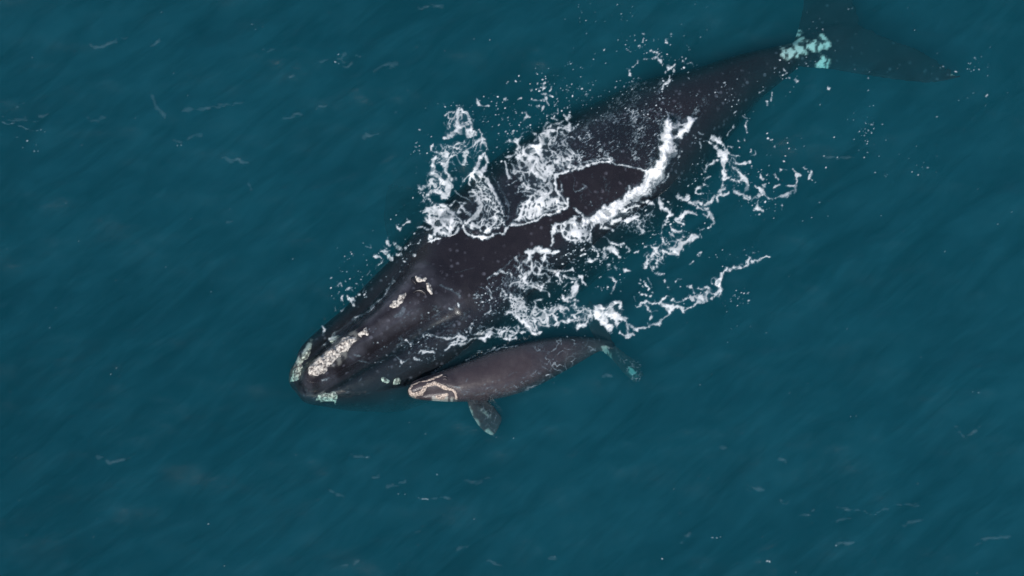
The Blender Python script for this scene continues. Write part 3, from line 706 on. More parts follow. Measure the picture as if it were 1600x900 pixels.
S(.85,(900,340,3),(888,346,3),(876,350,3.4),(868,352,3)); S(.9,(868,352,2.2),(866,362,3),(862,372,3),(858,384,2)); S(.95,(880,366,3),(890,374,2.6),(900,377,2.4),(912,377,2.6),(921,372,2.6),(925,358,1.6),(925,348,2)); S(.85,(912,353,2),(906,362,2.6),(898,366,2),(905,374,2))
S(.8,(922,371,1.6),(926,384,1.4),(928,392,.9)); S(.7,(898,345,2),(890,356,2),(884,364,2.4)); S(.6,(918,392,1),(927,386,1)); S(.7,(870,356,3),(878,360,2.6)); S(.7,(932,388,1.4),(935,396,1))
# lower edge of the back
S(1,(826,398,3.2),(834,394,5),(846,390,6),(857,392,5),(866,394,4),(874,394,1.4)); S(.85,(832,398,5),(828,405,4),(826,412,2.4)); S(.8,(852,394,2.4),(849,406,2.2),(846,416,3),(842,422,3.4),(842,432,3)); S(.85,(843,418,2.5),(852,420,2.4),(862,424,3),(872,430,3),(876,438,2.6),(872,444,2.6))
S(.85,(852,430,3.5),(858,436,3.5),(860,442,2)); S(.85,(829,404,2),(830,420,1.8),(826,430,1.6)); S(.95,(822,438,3.5),(828,445,4.6),(838,452,2.4),(846,456,2.4),(852,457,1.8),(858,461,1.2)); S(.7,(830,438,3),(840,446,3),(848,450,2)); S(.7,(795,446,1.6),(804,443,1.8),(816,442,1.2))
S(.95,(889,403,1.5),(893,408,2.6),(896,410,1.6)); S(.8,(874,424,1.3),(884,422,1.2),(895,420,2.2)); S(.7,(884,397,.6),(891,404,1)); S(.85,(882,430,1.2),(892,434,1.6),(902,436,3),(909,430,3),(913,437,2),(916,444,1))
S(.85,(904,438,4),(902,448,4.5),(899,457,6),(891,464,5),(884,471,2.6)); S(.7,(878,464,2.6),(884,470,2.4),(890,473,1.8),(902,470,1.6),(898,478,1.4)); S(.7,(888,440,.9),(880,448,.9)); S(.9,(917,408,2.4),(925,407,3),(932,404,1.6),(938,403,1.4))
S(.8,(943,390,3),(945,397,3),(944,405,2.2),(939,411,1)); S(.85,(944,388,4),(955,391,4.5),(962,396,4.5),(969,400,3),(972,402,1.5)); S(.85,(953,379,1),(959,383,1.6),(967,384,2.6),(972,381,1.4)); S(.6,(940,366,.8),(948,374,1),(953,380,1))
S(.8,(762,436,1),(772,430,1.4),(781,425,1.8),(788,424,2),(795,425,1.2)); S(.6,(760,437,.8),(776,428,.8),(792,416,.8),(800,406,.8)); S(.85,(812,412,1.8),(811,418,1.6),(814,422,1)); S(.7,(760,448,1),(765,456,1.2),(767,466,.9)); S(.7,(766,479,1.6),(765,486,1.4),(760,490,1))
S(.6,(799,425,1.2),(800,434,1),(797,440,.8)); S(.6,(785,450,1.2),(782,460,1.4),(790,468,1.4))
# the net of foam between the two whales
S(.9,(790,491,2.4),(798,490,2.8),(806,496,3),(813,503,4),(820,507,4.6),(828,512,4)); S(.8,(798,464,2.4),(806,465,3),(809,472,3.4),(813,478,5),(806,485,3),(803,491,2)); S(.8,(817,474,2.4),(819,482,2.4),(825,488,2),(832,489,2)); S(.6,(830,487,2.6),(836,478,2.2),(838,472,2),(848,466,1.4))
S(.6,(828,512,4),(840,500,3),(856,490,3.4),(870,484,3.4),(876,481,3),(888,485,1.6)); S(.75,(826,517,4),(836,521,3),(846,518,3)); S(.8,(845,508,4),(858,507,4),(872,506,3.6),(884,503,3),(894,500,2)); S(.65,(866,497,3),(873,502,3)); S(.7,(898,482,2.4),(910,482,3),(921,488,4.6),(926,494,3))
S(.65,(894,492,2.4),(902,498,3),(914,498,3.5)); S(.8,(904,510,4),(910,506,3),(918,500,2)); S(.6,(786,470,1.6),(790,460,1.8),(785,452,1.2)); S(.6,(838,492,2.4),(850,486,2)); S(.5,(848,505,2),(846,495,2.4),(858,484,2))
S(.6,(784,480,1),(788,484,1)); S(.9,(765,519,3),(774,521,2.6),(786,519,3),(798,520,2.4)); S(.75,(760,517,3),(772,513,3),(783,515,1.6)); S(.85,(718,527,5),(725,529,4),(721,534,3)); S(.85,(711,539,2.6),(716,541,2.4),(727,537,2.6),(735,533,2),(746,532,4),(755,531,4),(760,526,4),(768,523,3.4))
S(.75,(742,522,2.4),(750,522,3),(757,519,2.5)); S(.85,(696,547,2.6),(701,544,3),(704,540,2.4),(708,537,2)); S(.8,(800,521,2),(812,522,1.4),(824,519,1.2),(830,516,2)); S(.75,(672,524.5,1.2),(680,525,1.4),(688,527,1.4),(697,528.5,1.1),(705,529,.9)); S(.75,(661,522,1.2),(663,527,1.2)); S(.7,(666,525,1.2),(670,522,1.4))
S(.8,(655,550,1.8),(662,551,2.4),(669,552,1.6)); S(.75,(673,551,1.6),(679,553,1.2)); S(.75,(621,559,1.2),(626,562,1.2),(630,566,1.4),(636,562,1),(645,561,1.4),(655,561.5,.9)); S(.75,(635,532,1),(639,536,1.2)); S(.75,(642,538,1.8),(646,536,1.4)); S(.7,(634,517,1),(636,519,.9)); S(.7,(639,549,1),(638,552,1))
S(.85,(717,480,2.2),(717,476,1.4)); S(.7,(738,506,1),(735,512,1),(734,518,1.4)); S(.6,(727,518,1.8)); S(.7,(704,483,1.2),(708,483,1))
# sun sparkle along the calf's sides painted as foam beads, with a little foam
for a in [(731,562),(736,559),(741,557),(747,553),(752,551),(757,552),(760,549),(766,548),(770,546),(776,546),(780,544),(786,543),(792,543),(798,541),(806,540.5),(750,549),(763,545),(772,543),(790,539)]: S(.95,(a[0]-2,a[1]+.5,.8),(a[0]+2,a[1]-.5,.8))
S(.8,(788,527,1),(795,529,1.4),(806,530,1.2)); S(.8,(796,525,1),(806,527,1.2)); S(.7,(817,528,1),(820,531,1)); S(.9,(711,604,.8),(720,605,.7)); S(.7,(728,597,1),(729,594,.8))
for a in [(757,600),(769,596),(780,594),(789,590),(797,586),(801,584),(806,583),(798,581),(795,588)]: S(.7,(a[0]-1.2,a[1]+.8,.5),(a[0]+1.2,a[1]-.6,.5))
S(.6,(823,604,1),(829,604,1.3),(838,601,.9)); S(.6,(854,587,.8),(860,586,1.2)); S(.5,(742,618,1),(752,616,1.4),(758,613,1)); S(.45,(780,614,.8),(795,614,.9),(806,610,.7)); S(.45,(846,598,.9),(850,594,1)); S(.4,(922,548,1),(930,543,1))
# long pale trail past the calf's tail
S(.9,(932,488,8),(942,490,12),(954,490,13),(966,494,11),(974,498,8)); S(.9,(940,500,8),(948,508,9),(953,513,6)); S(1,(961,470,2),(966,474,4),(971,480,3.6)); S(.85,(963,503,4),(965,512,2.8)); S(.85,(931,478,4),(946,480,5),(958,474,4)); S(.8,(928,496,6),(936,498,6))
S(.85,(976,502,4),(981,508,3.4),(980,518,2.2),(981,524,2.4)); S(.8,(969,521,3),(973,525,2.4),(982,526,2),(990,522,1.4)); S(.85,(983,506,3),(990,514,4.4),(999,514,4),(1010,511,3),(1018,508,2.4),(1026,506,4),(1033,502,4.6),(1039,496,3),(1043,490,4),(1042,480,6)); S(.8,(1042,478,6),(1036,472,4),(1040,466,2),(1047,467,1.6))
S(.75,(1044,480,4),(1056,479,2.4),(1066,481,3.4),(1073,485,4),(1080,479,3),(1090,476,3),(1097,468,5),(1104,461,3.4),(1105,452,2)); S(.7,(1048,468,1.6),(1056,471,2.4),(1066,470,2.2),(1076,466,2)); S(.75,(1078,466,2.6),(1088,466,4),(1096,464,4.6)); S(.75,(1074,449,2.6),(1081,452,2.6),(1086,458,2.2),(1086,463,1.8))
S(.65,(1088,451,1),(1098,450,1.6),(1105,449,1)); S(.75,(1104,460,1.6),(1113,461,1.8),(1122,460,4),(1129,461,1.6)); S(.75,(1111,466,1.4),(1118,463,1.8)); S(.78,(1122,458,4.6),(1124,448,5.5),(1126,438,4.6),(1128,430,4.4),(1132,423,4),(1140,419,2.6),(1152,417.5,2),(1163,415,2),(1170,409,1.7),(1174,405.5,2)); S(.75,(1177,409,3.6),(1185,407.5,3.4),(1191,404,2),(1200,401.5,1))
S(.65,(1113,444,1.2),(1113,438,1.2),(1117,436,1.4),(1120,441,1)); S(.85,(993,476,3),(999,477,3.4),(1003,474,2)); S(.8,(1003,471,1.2),(1012,472,1.4),(1022,474,1.8),(1032,475,2.2)); S(.7,(1010,476,1.2),(1014,483,1.6),(1018,488,1.6),(1017,496,1.6),(1016,500,1)); S(.6,(1018,487,1),(1027,485,1)); S(.7,(991,463,.9),(992,470,1))
for a,b,w in [(1000,439,1.8),(1006,442,1.6),(1009,446,1.4),(998,445,1.4),(1003,448,1.4),(1012,451,2),(1016,455,2.6),(1014,460,2.4),(1002,458,2.2),(1007,459,2),(1018,448,1)]: S(.85,(a,b,w),(a+1.2,b+.6,w))
S(.8,(1012,434,.8),(1016,441,.9),(1018,445,1)); S(.8,(1043,449,1),(1047,454,1.8)); S(.75,(1039,437,2),(1038,440,1.4)); S(.7,(1057,440,1.2),(1060,437,.9),(1064,437,1)); S(.65,(1094,395,1.6),(1094,402,1.6),(1091,399,1.2)); S(.65,(1077,414,1.8),(1083,409,1.6)); S(.75,(949,419,3),(953,414,1.4)); S(.65,(961,417,2.2),(964,423,2)); S(.85,(976,421,1.8),(984,424,1.4)); S(.7,(951,433,1.2),(957,436,1.8),(961,443,2),(959,450,1.6),(953,459,1))
# swirls right of the mother
S(1,(1067,352,1.6),(1063,348,4),(1061,342,4.6),(1064,337,3.6),(1069,334,2.6)); S(.9,(1064,337,2.6),(1072,332,1.8),(1080,331,1.6),(1087,333,1.1)); S(.95,(1062,304,1.2),(1068,309,2.2),(1073,309,3.4),(1071,304,2.2)); S(.8,(1056,306,.8),(1061,311,1)); S(.8,(1040,345,2),(1042,342,2.4)); S(.75,(1046,347,2),(1040,349,2.6),(1035,355,1.4),(1034,364,1.2),(1034,370,1.8),(1036,374,1.2))
S(.85,(1050,358,1.2),(1054,362,2.8),(1060,363,2.2),(1065,360,.9)); S(.7,(1050,366,1.4),(1053,369,1.6)); S(.8,(1092,324,2),(1100,327,3.6),(1106,327,3)); S(.85,(1104,330,3.4),(1110,336,3),(1112,344,4),(1112,351,4.4),(1108,355,1.8)); S(.75,(1098,333,2),(1104,338,2)); S(.75,(1096,358,1.4),(1100,356,1.2))
S(.85,(1092,364,2.6),(1087,370,4),(1080,371,4),(1074,377,3),(1066,380,3.6),(1059,386,5)); S(.85,(1058,388,5),(1056,396,6),(1052,401,4.4),(1047,399,3)); S(.7,(1046,398,2),(1040,393,2.4),(1036,400,3),(1030,405,3.4),(1026,412,2)); S(.75,(1040,383,2.4),(1045,380,2.4)); S(.7,(1044,378,1.4),(1054,377,1.4),(1062,374,1.8),(1066,373,1.2)); S(.7,(1036,376,1.4),(1040,384,1.8))
S(.95,(1028,386,1.8),(1024,388,2.6),(1021,385,1.4)); S(.85,(1024,394,3.4),(1019,401,3.6),(1013,406,3.2),(1009,412,3.4),(1006,420,2.4)); S(.75,(1030,405,2),(1034,410,2.2),(1038,412,1.4)); S(.7,(1018,420,1.6),(1024,418,2),(1030,416,1.2)); S(.7,(1022,427,1.8),(1030,428,2),(1038,429,1.4)); S(.6,(1020,424,1),(1016,419,1))
S(.6,(1000,392,1.6),(993,396,1.8)); S(.6,(978,386,1.6),(984,390,2),(980,395,1.6)); S(.9,(1008,385,1.4),(1011,386,1.4)); S(.6,(996,382,1.4)); S(.75,(1078,316,2.4),(1086,317,3),(1093,314,2)); S(.6,(1012,300,1.6),(1018,306,1.2))
S(.8,(1111,214,2.8),(1118,216,4.6),(1124,218,4),(1128,225,3),(1132,232,2.8)); S(.75,(1102,219,1.2),(1108,221,1.5),(1112,223,1.6)); S(.85,(1124,239,4),(1131,236,4.6),(1131,245,5),(1131,253,5.6),(1132,261,4)); S(.75,(1136,235,2.6),(1140,241,2),(1146,246,3),(1153,246,1)); S(.8,(1122,250,2.8),(1116,254,2.4),(1109,260,1.8),(1103,267,1))
S(.8,(1132,262,2.4),(1130,271,2),(1131,278,3.6),(1135,275,2),(1142,275,1)); S(.75,(1116,228,1.8),(1120,233,1.4)); S(.7,(1138,230,1.4),(1144,230,1.8)); S(.7,(1148,261,3.6),(1152,266,4),(1158,274,4),(1164,279,4.4)); S(.75,(1150,257,3),(1158,257,1.8),(1166,257,1.6),(1171,255,1.4)); S(.8,(1165,281,5),(1169,288,4),(1167,297,4.4),(1162,302,4),(1153,301,5),(1150,297,2.4)); S(.8,(1163,303,3),(1168,309,2.6),(1173,307,1.4))
S(.75,(1143,281,1.2),(1150,285,1.8),(1156,283,1.8),(1163,280,2)); S(.75,(1130,283,1.6),(1131,292,4),(1134,294,2.4),(1128,299,3)); S(.95,(1130,302,3),(1134,305,3.4),(1139,303,2)); S(.75,(1126,304,2.4),(1122,309,1.8),(1121,316,1.4)); S(.75,(1118,307,2.4),(1110,314,4),(1103,318,3.4)); S(.75,(1084,316,3.4),(1092,317,3),(1100,313,2)); S(.9,(1102,328,4),(1107,325,2.4)); S(.8,(1096,289,2.6),(1091,293,3.4),(1088,296,2)); S(.75,(1100,287,1.2),(1105,289,1)); S(.8,(1085,300,.9),(1092,302,1.3),(1099,300,1))
S(.7,(1103,282,1.4),(1107,277,1.8),(1112,276,1.2)); S(.75,(1180,291,1),(1187,294,1.2),(1192,300,3),(1196,305,2)); S(.75,(1193,289,2.2),(1194,293,1.4)); S(.75,(1173,311,1.2),(1182,307,1.6),(1186,303,3)); S(.75,(1196,306,1.4),(1206,309,1.3),(1216,309,1.4),(1224,308,3.4),(1230,303,4.6),(1236,297,3.4),(1240,293,2.4)); S(.7,(1232,290,2.2),(1238,288,2.4),(1243,296,2),(1241,301,1.8)); S(.75,(1241,288,1.6),(1244,282,1.3),(1247,274,2.4),(1250,272,3)); S(.75,(1240,264,1),(1245,269,1.4))
S(.85,(1265,265,1.6),(1266,272,2.4),(1264,277,2.4)); S(.75,(1252,261,1.3),(1258,263,1)); S(.7,(1184,312,1.8),(1182,320,1.8),(1179,325,2)); S(.75,(1180,325,2.2),(1187,327,2),(1192,330,1.8)); S(.75,(1222,319,1),(1223,328,2)); S(.75,(1218,267,1),(1224,265,1.6),(1230,267,.9)); S(.75,(1173,234,1.4),(1175,240,1)); S(.75,(1173,243,.8),(1181,243,1.4),(1181,237,.8)); S(.75,(1188,275,1.4),(1190,280,1.4),(1193,279,1)); S(.75,(1207,272,1.4),(1210,277,1.6)); S(.75,(1208,295,1.6),(1213,291,2.2),(1218,289,1.4)); S(.7,(1215,279,2.2),(1215.5,279.5,2.2))
S(.75,(1160,180,.8),(1166,184,1)); S(.75,(1166,188,1.4),(1166,196,1.6),(1167,205,1.4)); S(.75,(1147,198,2),(1144,200,1.6)); S(.7,(1142,202,.9),(1138,207,1),(1137,212,.9)); S(.7,(1163,217,2),(1162,220,1.4)); S(.7,(1154,220.5,1.5),(1155,220.5,1.5)); S(.7,(1094,222,.9),(1094,232,1)); S(.75,(1092,205,1.6),(1098,208,2)); S(.8,(1083,210,2.4),(1086,212,2))
S(.5,(1066,232,1),(1062,240,1.2),(1058,250,1.6),(1052,258,1)); S(.5,(1046,270,2),(1042,278,2),(1036,284,1.2)); S(.5,(1064,230,1),(1058,246,1))
# sky sheen and glints on the head painted as thin foam, plus small breaks
S(.6,(516,530,2.2),(526,527,1.8)); S(.5,(502,541,1.3),(508,536,1)); S(.55,(546,557,.8),(555,562,1)); S(.5,(561,563,1),(579,567,.8)); S(.42,(551,552,1.8),(563,556,1.5)); S(.34,(504,596,2),(515,592,2.6)); S(.34,(519,586,2.6),(523,590,1.5)); S(.4,(541,613,1.4),(553,608,1.4)); S(.4,(570,614,1),(578,613,1)); S(.35,(560,598,1),(566,592,1))
S(.26,(574,506,2.4),(590,488,3),(606,470,4),(622,452,4),(636,438,5),(650,421,5),(655,405,4)); S(.26,(655,428,5),(668,432,6),(678,438,5)); S(.22,(688,444,4),(704,452,4),(720,463,3)); S(.2,(618,497,4),(632,486,5)); S(.2,(586,520,3),(590,514,2.4)); S(.24,(520,528,2.4),(545,505,2),(575,487,1.8),(598,462,1.6),(614,440,1.2))
S(.5,(540,504,.8),(556,496,.9),(574,488,1),(590,472,.9),(606,454,.9),(613,438,.8)); S(.32,(712,426,.6),(726,422,.6),(742,418,.6))
# left of the head
S(.85,(606,373,2),(605,380,2.4),(611,384,2.6)); S(.85,(596,391,2.6),(602,394,3),(606,400,3),(612,404,2.4),(615,399,1.2)); S(.85,(617,380,1.2),(622,386,2.6),(627,389,2.2)); S(.85,(621,398,2.2),(628,395,1.4)); S(.8,(586,399,1.2),(592,401,1.4),(599,404,1)); S(.75,(598,407,2),(594,411,1.8),(589,413,1.8),(585,419,1.2)); S(.7,(603,388,1.4),(598,382,.9)); S(.7,(610,392,1),(604,396,1))
S(.75,(630,349,2),(637,345,2.4),(636,341,.9)); S(.75,(620,352,1.4),(623,357,2),(626,353,1)); S(.8,(633,388,1.4),(634,389,1.3)); S(.75,(541,453,2),(545,450,1.6)); S(.75,(549,452,.9),(553,456,1)); S(.9,(542,467,2),(549,469,2.4),(554,468,1.6)); S(.85,(532,466,2.2),(534,463,1.2)); S(.7,(528,446,1.2),(532,443,1),(533,447,.9)); S(.7,(554,476,1.6),(553,472,1)); S(.7,(565,443,.8),(568,450,1),(566,457,.9)); S(.65,(562,459,1.2),(559,462,.9)); S(.7,(524,486,1),(523,478,1)); S(.7,(535,484,1.6),(539,481,1.2)); S(.7,(574,428,.8),(578,424,.8)); S(.75,(571,384,.9),(580,388,1),(579,383,.9))
S(.6,(647,398,1.6),(650,406,1.4)); S(.7,(656,376,1.6),(654,382,1)); S(.6,(610,455,.9),(600,463,1),(590,471,1),(580,480,.9),(572,488,.9)); S(.5,(614,432,.8),(611,438,1)); S(.6,(502,520,1),(506,515,1.2),(503,510,.8))
# streaks beyond the back
S(.75,(1015,78.5,.9),(1021,80.5,1),(1027,83,1.2)); S(.75,(1007,92,1.8),(1013,91,2.2),(1022,90.5,1.6),(1029,88,2.4),(1030,85,1.2)); S(.75,(1029,90,2),(1033,95,1.4),(1036,100,.9)); S(.75,(988,102.5,1),(994,100,1),(999,96,2)); S(.75,(982,106,1.6),(983,110,1.4)); S(.7,(986,117,1.8),(985,112,1)); S(.75,(1042,104,2),(1044,108,2.2),(1050,104,1),(1053,99,.8)); S(.75,(1054,109,2),(1052,115,2.2)); S(.8,(1046,119,1),(1044,124,1.8),(1040,129,2),(1036,135,1.2),(1034,140,.9)); S(.7,(1044,126,1.6),(1050,122,.9)); S(.8,(1073,120.5,1.6),(1076,123,1.4)); S(.75,(1005,52.5,1.6),(1007,52.5,1.4)); S(.75,(1005,59,1.8),(1003,65,1.6)); S(.7,(1040,60,1.2),(1040,66,1.2),(1043,68,1.3)); S(.7,(1044,58,1),(1045,61,1)); S(.7,(1048,52,1.4))
S(.8,(944,78,1.6)); S(.75,(847,133,1.4),(850,129,1)); S(.75,(850,148,2),(860,151,2)); S(.7,(868,148,1),(870,143,1)); S(.75,(848,149,1.8),(853,155,2.4),(845,157,2),(823,158,1.2)); S(.75,(848,147,.9),(853,158,1.6),(857,163,1.8)); S(.7,(812,155,1.8)); S(.75,(821,175,1.6),(824,179,1.8)); S(.75,(838,165,1.6),(841,165,1.4)); S(.7,(845,172,1.6),(848,167,1.4)); S(.7,(788,158,.9),(792,154,1.6)); S(.7,(1075,99,.9),(1080,97,1),(1084,102,.9)); S(.7,(1066,95,1.2),(1069,96,1)); S(.7,(1209,106.5,1),(1212,105,1.6)); S(.7,(1224,108,1.4),(1227,111,1),(1228,114,.9)); S(.7,(1206,144,1.2),(1207,148,.9)); S(.7,(1207,152,1),(1205,157,1.5)); S(.7,(1197,160,1.2),(1197,166,1)); S(.7,(1188,144,1.2),(1194,143.5,1)); S(.7,(1147,175,1.2),(1152,173,2)); S(.7,(1245,126,1.6),(1246.5,127,1.6)); S(.65,(1294,138,1.6),(1296,138,1.6))
def dot(a,b,w=1.0,s=.8): S(s,(a-.4,b,w),(a+.6,b+.2,w))  # sun glints and flecks on open water, the glints painted as foam dots
for a,b,w in [(395,38,1.1),(8,190,1),(20,193,1),(27,213,1.4),(36,231,1.4),(41,218,1.6),(53,236,1.4),(60,235,1.2),(55,226,.9),(63,203,1),(70,206,.8),(127,226,1.1),(277,227,1.1),(283,227,.9),(223,317,1.6),(217,318,1),(103,318,1),(462,710,1.2),(524,98,1.2),(529,100,1),(622,771,1.4),(633,772,1.2),(682,741,1.4),(740,811,.9),(1112,840,1.6),(1119,840,1.8),(1126,839,1.2),(1186,878,1.4),(1200,877,1.8),(1204,878,1.3),(1245,892,1.1),(1151,880,1),(1307,851,1.2),(1262,804,1),(1368,804,.9),(1371,803,.9),(1525,896,1),(1545,893,1),(1520,612,.9),(1529,613,.9),(1522,90,1),(1470,106,1.4),(1467,85,1.6),(1459,104,1.2),(1474,104,1),(1358,113,1.3),(1357,122,1.2),(1359,166,1.4),(1362,193,1.6),(1380,193,1.5),(1364,194,1.4),(1337,53,.9),(1327,14,1.2),(1332,14,1),(1521,146,1.3),(1540,148,2),(1546,100,.9),(150,811,.9),(300,745,.8),(655,778,.8)]: dot(a,b,w)
S(.9,(654,778,1.2),(661,778.6,1.4),(668,780,1)); S(.8,(4,191,1),(14,193,.9),(24,192,.8)); S(.75,(30,196,.8),(44,202,.9),(60,204,.8))

# loose flecks: (outline, number, smallest, largest radius, strength)
FLECKS = [([(690, 170), (760, 148), (830, 110), (900, 100), (900, 170), (820, 205), (770, 225), (720, 190)], 240, .4, 1.7, .75), ([(830, 120), (1000, 60), (1060, 40), (1090, 110), (960, 160), (890, 170)], 170, .4, 1.7, .75),
          ([(780, 165), (900, 120), (960, 140), (880, 180), (800, 215)], 150, .4, 1.5, .7), ([(960, 130), (1050, 120), (1040, 190), (940, 180), (900, 195)], 170, .4, 1.2, .75), ([(1050, 150), (1150, 110), (1160, 200), (1090, 230)], 70, .4, 1.1, .6),
          ([(1130, 170), (1230, 90), (1260, 130), (1170, 190)], 50, .4, 1.3, .7), ([(1140, 200), (1260, 220), (1300, 260), (1290, 340), (1180, 350), (1150, 300)], 130, .4, 1.6, .72), ([(1290, 180), (1480, 190), (1460, 270), (1300, 300)], 60, .4, 1.3, .65),
          ([(1060, 430), (1150, 420), (1180, 480), (1060, 500)], 34, .5, 1.3, .7), ([(1050, 330), (1180, 330), (1220, 400), (1080, 430)], 26, .4, 1.3, .7), ([(525, 480), (515, 430), (600, 340), (660, 300), (655, 360), (620, 420), (560, 470)], 190, .4, 1.6, .75), ([(640, 380), (660, 370), (655, 420), (620, 450)], 60, .4, 1.3, .75),
          ([(570, 540), (640, 500), (760, 470), (770, 510), (690, 560), (600, 580)], 170, .4, 1.3, .72), ([(690, 480), (800, 430), (940, 370), (1000, 400), (960, 450), (840, 470), (760, 490)], 330, .4, 1.5, .8), ([(940, 330), (1100, 300), (1110, 360), (1000, 420), (930, 400)], 200, .4, 1.5, .75),
          ([(1050, 200), (1110, 200), (1110, 280), (1060, 300)], 70, .4, 1.3, .6), ([(880, 370), (960, 400), (960, 430), (880, 440)], 90, .5, 1.7, .8), ([(770, 480), (930, 470), (940, 520), (800, 530)], 120, .4, 1.3, .7), ([(480, 560), (560, 490), (680, 440), (700, 470), (600, 540), (520, 600)], 40, .4, .9, .8),
          ([(780, 210), (830, 190), (800, 250), (770, 260)], 70, .4, 1.5, .6), ([(640, 160), (720, 170), (700, 250), (650, 300)], 50, .4, 1.2, .7), ([(740, 260), (800, 240), (800, 350), (780, 340)], 90, .4, 1.1, .6), ([(0, 0), (1600, 0), (1600, 900), (0, 900)], 170, .3, .62, .55),
          ([(1230, 0), (1560, 0), (1560, 240), (1240, 200)], 60, .4, 1.1, .65), ([(880, 0), (1120, 0), (1100, 60), (900, 90)], 60, .4, 1.1, .65), ([(860, 470), (960, 560), (1060, 560), (1060, 500)], 18, .5, 1.0, .7)]
# lacy areas: (outline, strength, cell size px, wall thickness)
LACE = [([(657, 322), (680, 314), (706, 326), (722, 346), (708, 370), (670, 377), (664, 350)], .85, 9, .42), ([(736, 272), (758, 274), (775, 306), (796, 336), (797, 356), (776, 367), (745, 369), (729, 360), (738, 340), (746, 320), (735, 300)], .62, 9, .30),
        ([(792, 250), (812, 230), (840, 210), (870, 185), (895, 190), (892, 215), (905, 250), (895, 264), (868, 275), (872, 300), (886, 318), (860, 332), (820, 350), (800, 352), (808, 330), (812, 310), (798, 290)], .78, 15, .32),
        ([(800, 352), (812, 312), (850, 300), (880, 306), (886, 318), (850, 336), (820, 350)], .7, 11, .34), ([(688, 170), (738, 172), (746, 210), (690, 216)], .55, 10, .3), ([(700, 220), (760, 205), (764, 240), (700, 300), (665, 300), (668, 230)], .40, 12, .2),
        ([(864, 350), (900, 342), (926, 350), (924, 378), (896, 378), (870, 366)], .8, 10, .4), ([(800, 400), (860, 395), (880, 440), (850, 462), (790, 450), (806, 420)], .52, 10, .26), ([(786, 455), (815, 458), (830, 480), (860, 472), (925, 480), (935, 500), (905, 515), (870, 508), (835, 523), (815, 508), (795, 494)], .6, 11, .32),
        ([(950, 320), (1000, 310), (1050, 320), (1060, 380), (1000, 370), (950, 360)], .35, 14, .18), ([(1000, 380), (1100, 350), (1100, 372), (1050, 405), (1000, 425)], .5, 10, .28), ([(700, 520), (760, 505), (830, 508), (830, 522), (760, 535), (700, 545)], .5, 10, .28),
        ([(1095, 210), (1140, 215), (1175, 285), (1170, 308), (1100, 325), (1085, 300)], .3, 12, .2), ([(740, 440), (800, 420), (800, 470), (770, 500), (735, 470)], .35, 12, .18), ([(890, 264), (905, 330), (940, 335), (960, 315), (925, 290)], .22, 12, .16),
        ([(1000, 465), (1110, 450), (1120, 470), (1040, 500), (1000, 490)], .25, 12, .22)]
# fine spray in streaks on the back; sky ripples over the tail-stock painted likewise
SPRAY_SHEEN = [([(880, 222), (910, 195), (955, 180), (1005, 158), (1038, 165), (1040, 195), (1030, 225), (1018, 262), (985, 262), (945, 250), (915, 256), (897, 260)], .56, (0.84, -0.54)), ([(955, 185), (1010, 165), (1030, 185), (1000, 230), (950, 230)], .36, (0.8, -0.6)),
         ([(905, 200), (1000, 120), (1045, 125), (1045, 160), (1000, 165), (910, 215)], .22, (.8, -.6)), ([(1040, 170), (1100, 150), (1130, 170), (1060, 200)], .28, (.84, -.54)), ([(1000, 290), (1030, 260), (1040, 280), (1005, 320), (975, 330)], .5, (.6, -.8)),
         ([(790, 410), (826, 396), (828, 470), (770, 470)], .3, (.2, -1)), ([(640, 470), (720, 470), (760, 510), (690, 540), (600, 570), (560, 575), (600, 540)], .14, (.9, -.4)), ([(905, 270), (1005, 272), (985, 300), (930, 330), (895, 320)], .10, (.8, -.5))]

GX0, GX1, GY0, GY1 = 0, 1600, 0, 900
U, Vv = np.meshgrid(np.arange(GX0, GX1 + 1.0), np.arange(GY0, GY1 + 1.0))
w1 = fbm(U / 15, Vv / 15, 1, 3); w2 = fbm(U / 15, Vv / 15, 7, 3); w3 = fbm(U / 4.5, Vv / 4.5, 3, 2); w4 = fbm(U / 4.5, Vv / 4.5, 12, 2)
w5 = fbm(U / 8, Vv / 8, 141, 2); w6 = fbm(U / 8, Vv / 8, 147, 2)
UU = U + w1 * 4.8 + w5 * 2.2 + w3 * 1.0; VV = Vv + w2 * 4.8 + w6 * 2.2 + w4 * 1.0
ragged = fbm(U / 5.5, Vv / 5.5, 21, 3)
mott = fbm(U / 9, Vv / 9, 33, 4)
wmod = np.clip(0.5 + 0.75 * fbm(U / 10, Vv / 10, 131, 3), 0, 1.15); amod = np.clip(0.85 + 0.5 * fbm(U / 17, Vv / 17, 137, 3), 0.45, 1.1)
FO = np.zeros(U.shape); DEN = np.zeros(U.shape)
def put(sl, val): FO[sl] = np.maximum(FO[sl], val)
def putd(sl, val): DEN[sl] = np.maximum(DEN[sl], val)
def box(pts, pad):
    P = np.array([p[:2] for p in pts]); lo = np.floor(P.min(0) - pad).astype(int); hi = np.ceil(P.max(0) + pad).astype(int)
    return (slice(max(lo[1] - GY0, 0), max(min(hi[1] - GY0, U.shape[0]), 0)), slice(max(lo[0] - GX0, 0), max(min(hi[0] - GX0, U.shape[1]), 0)))
def blur(a, s):
    fx = np.fft.fftfreq(a.shape[1])[None]; fy = np.fft.fftfreq(a.shape[0])[:, None]
    return np.fft.ifft2(np.fft.fft2(a) * np.exp(-2 * (math.pi * s) ** 2 * (fx ** 2 + fy ** 2))).real
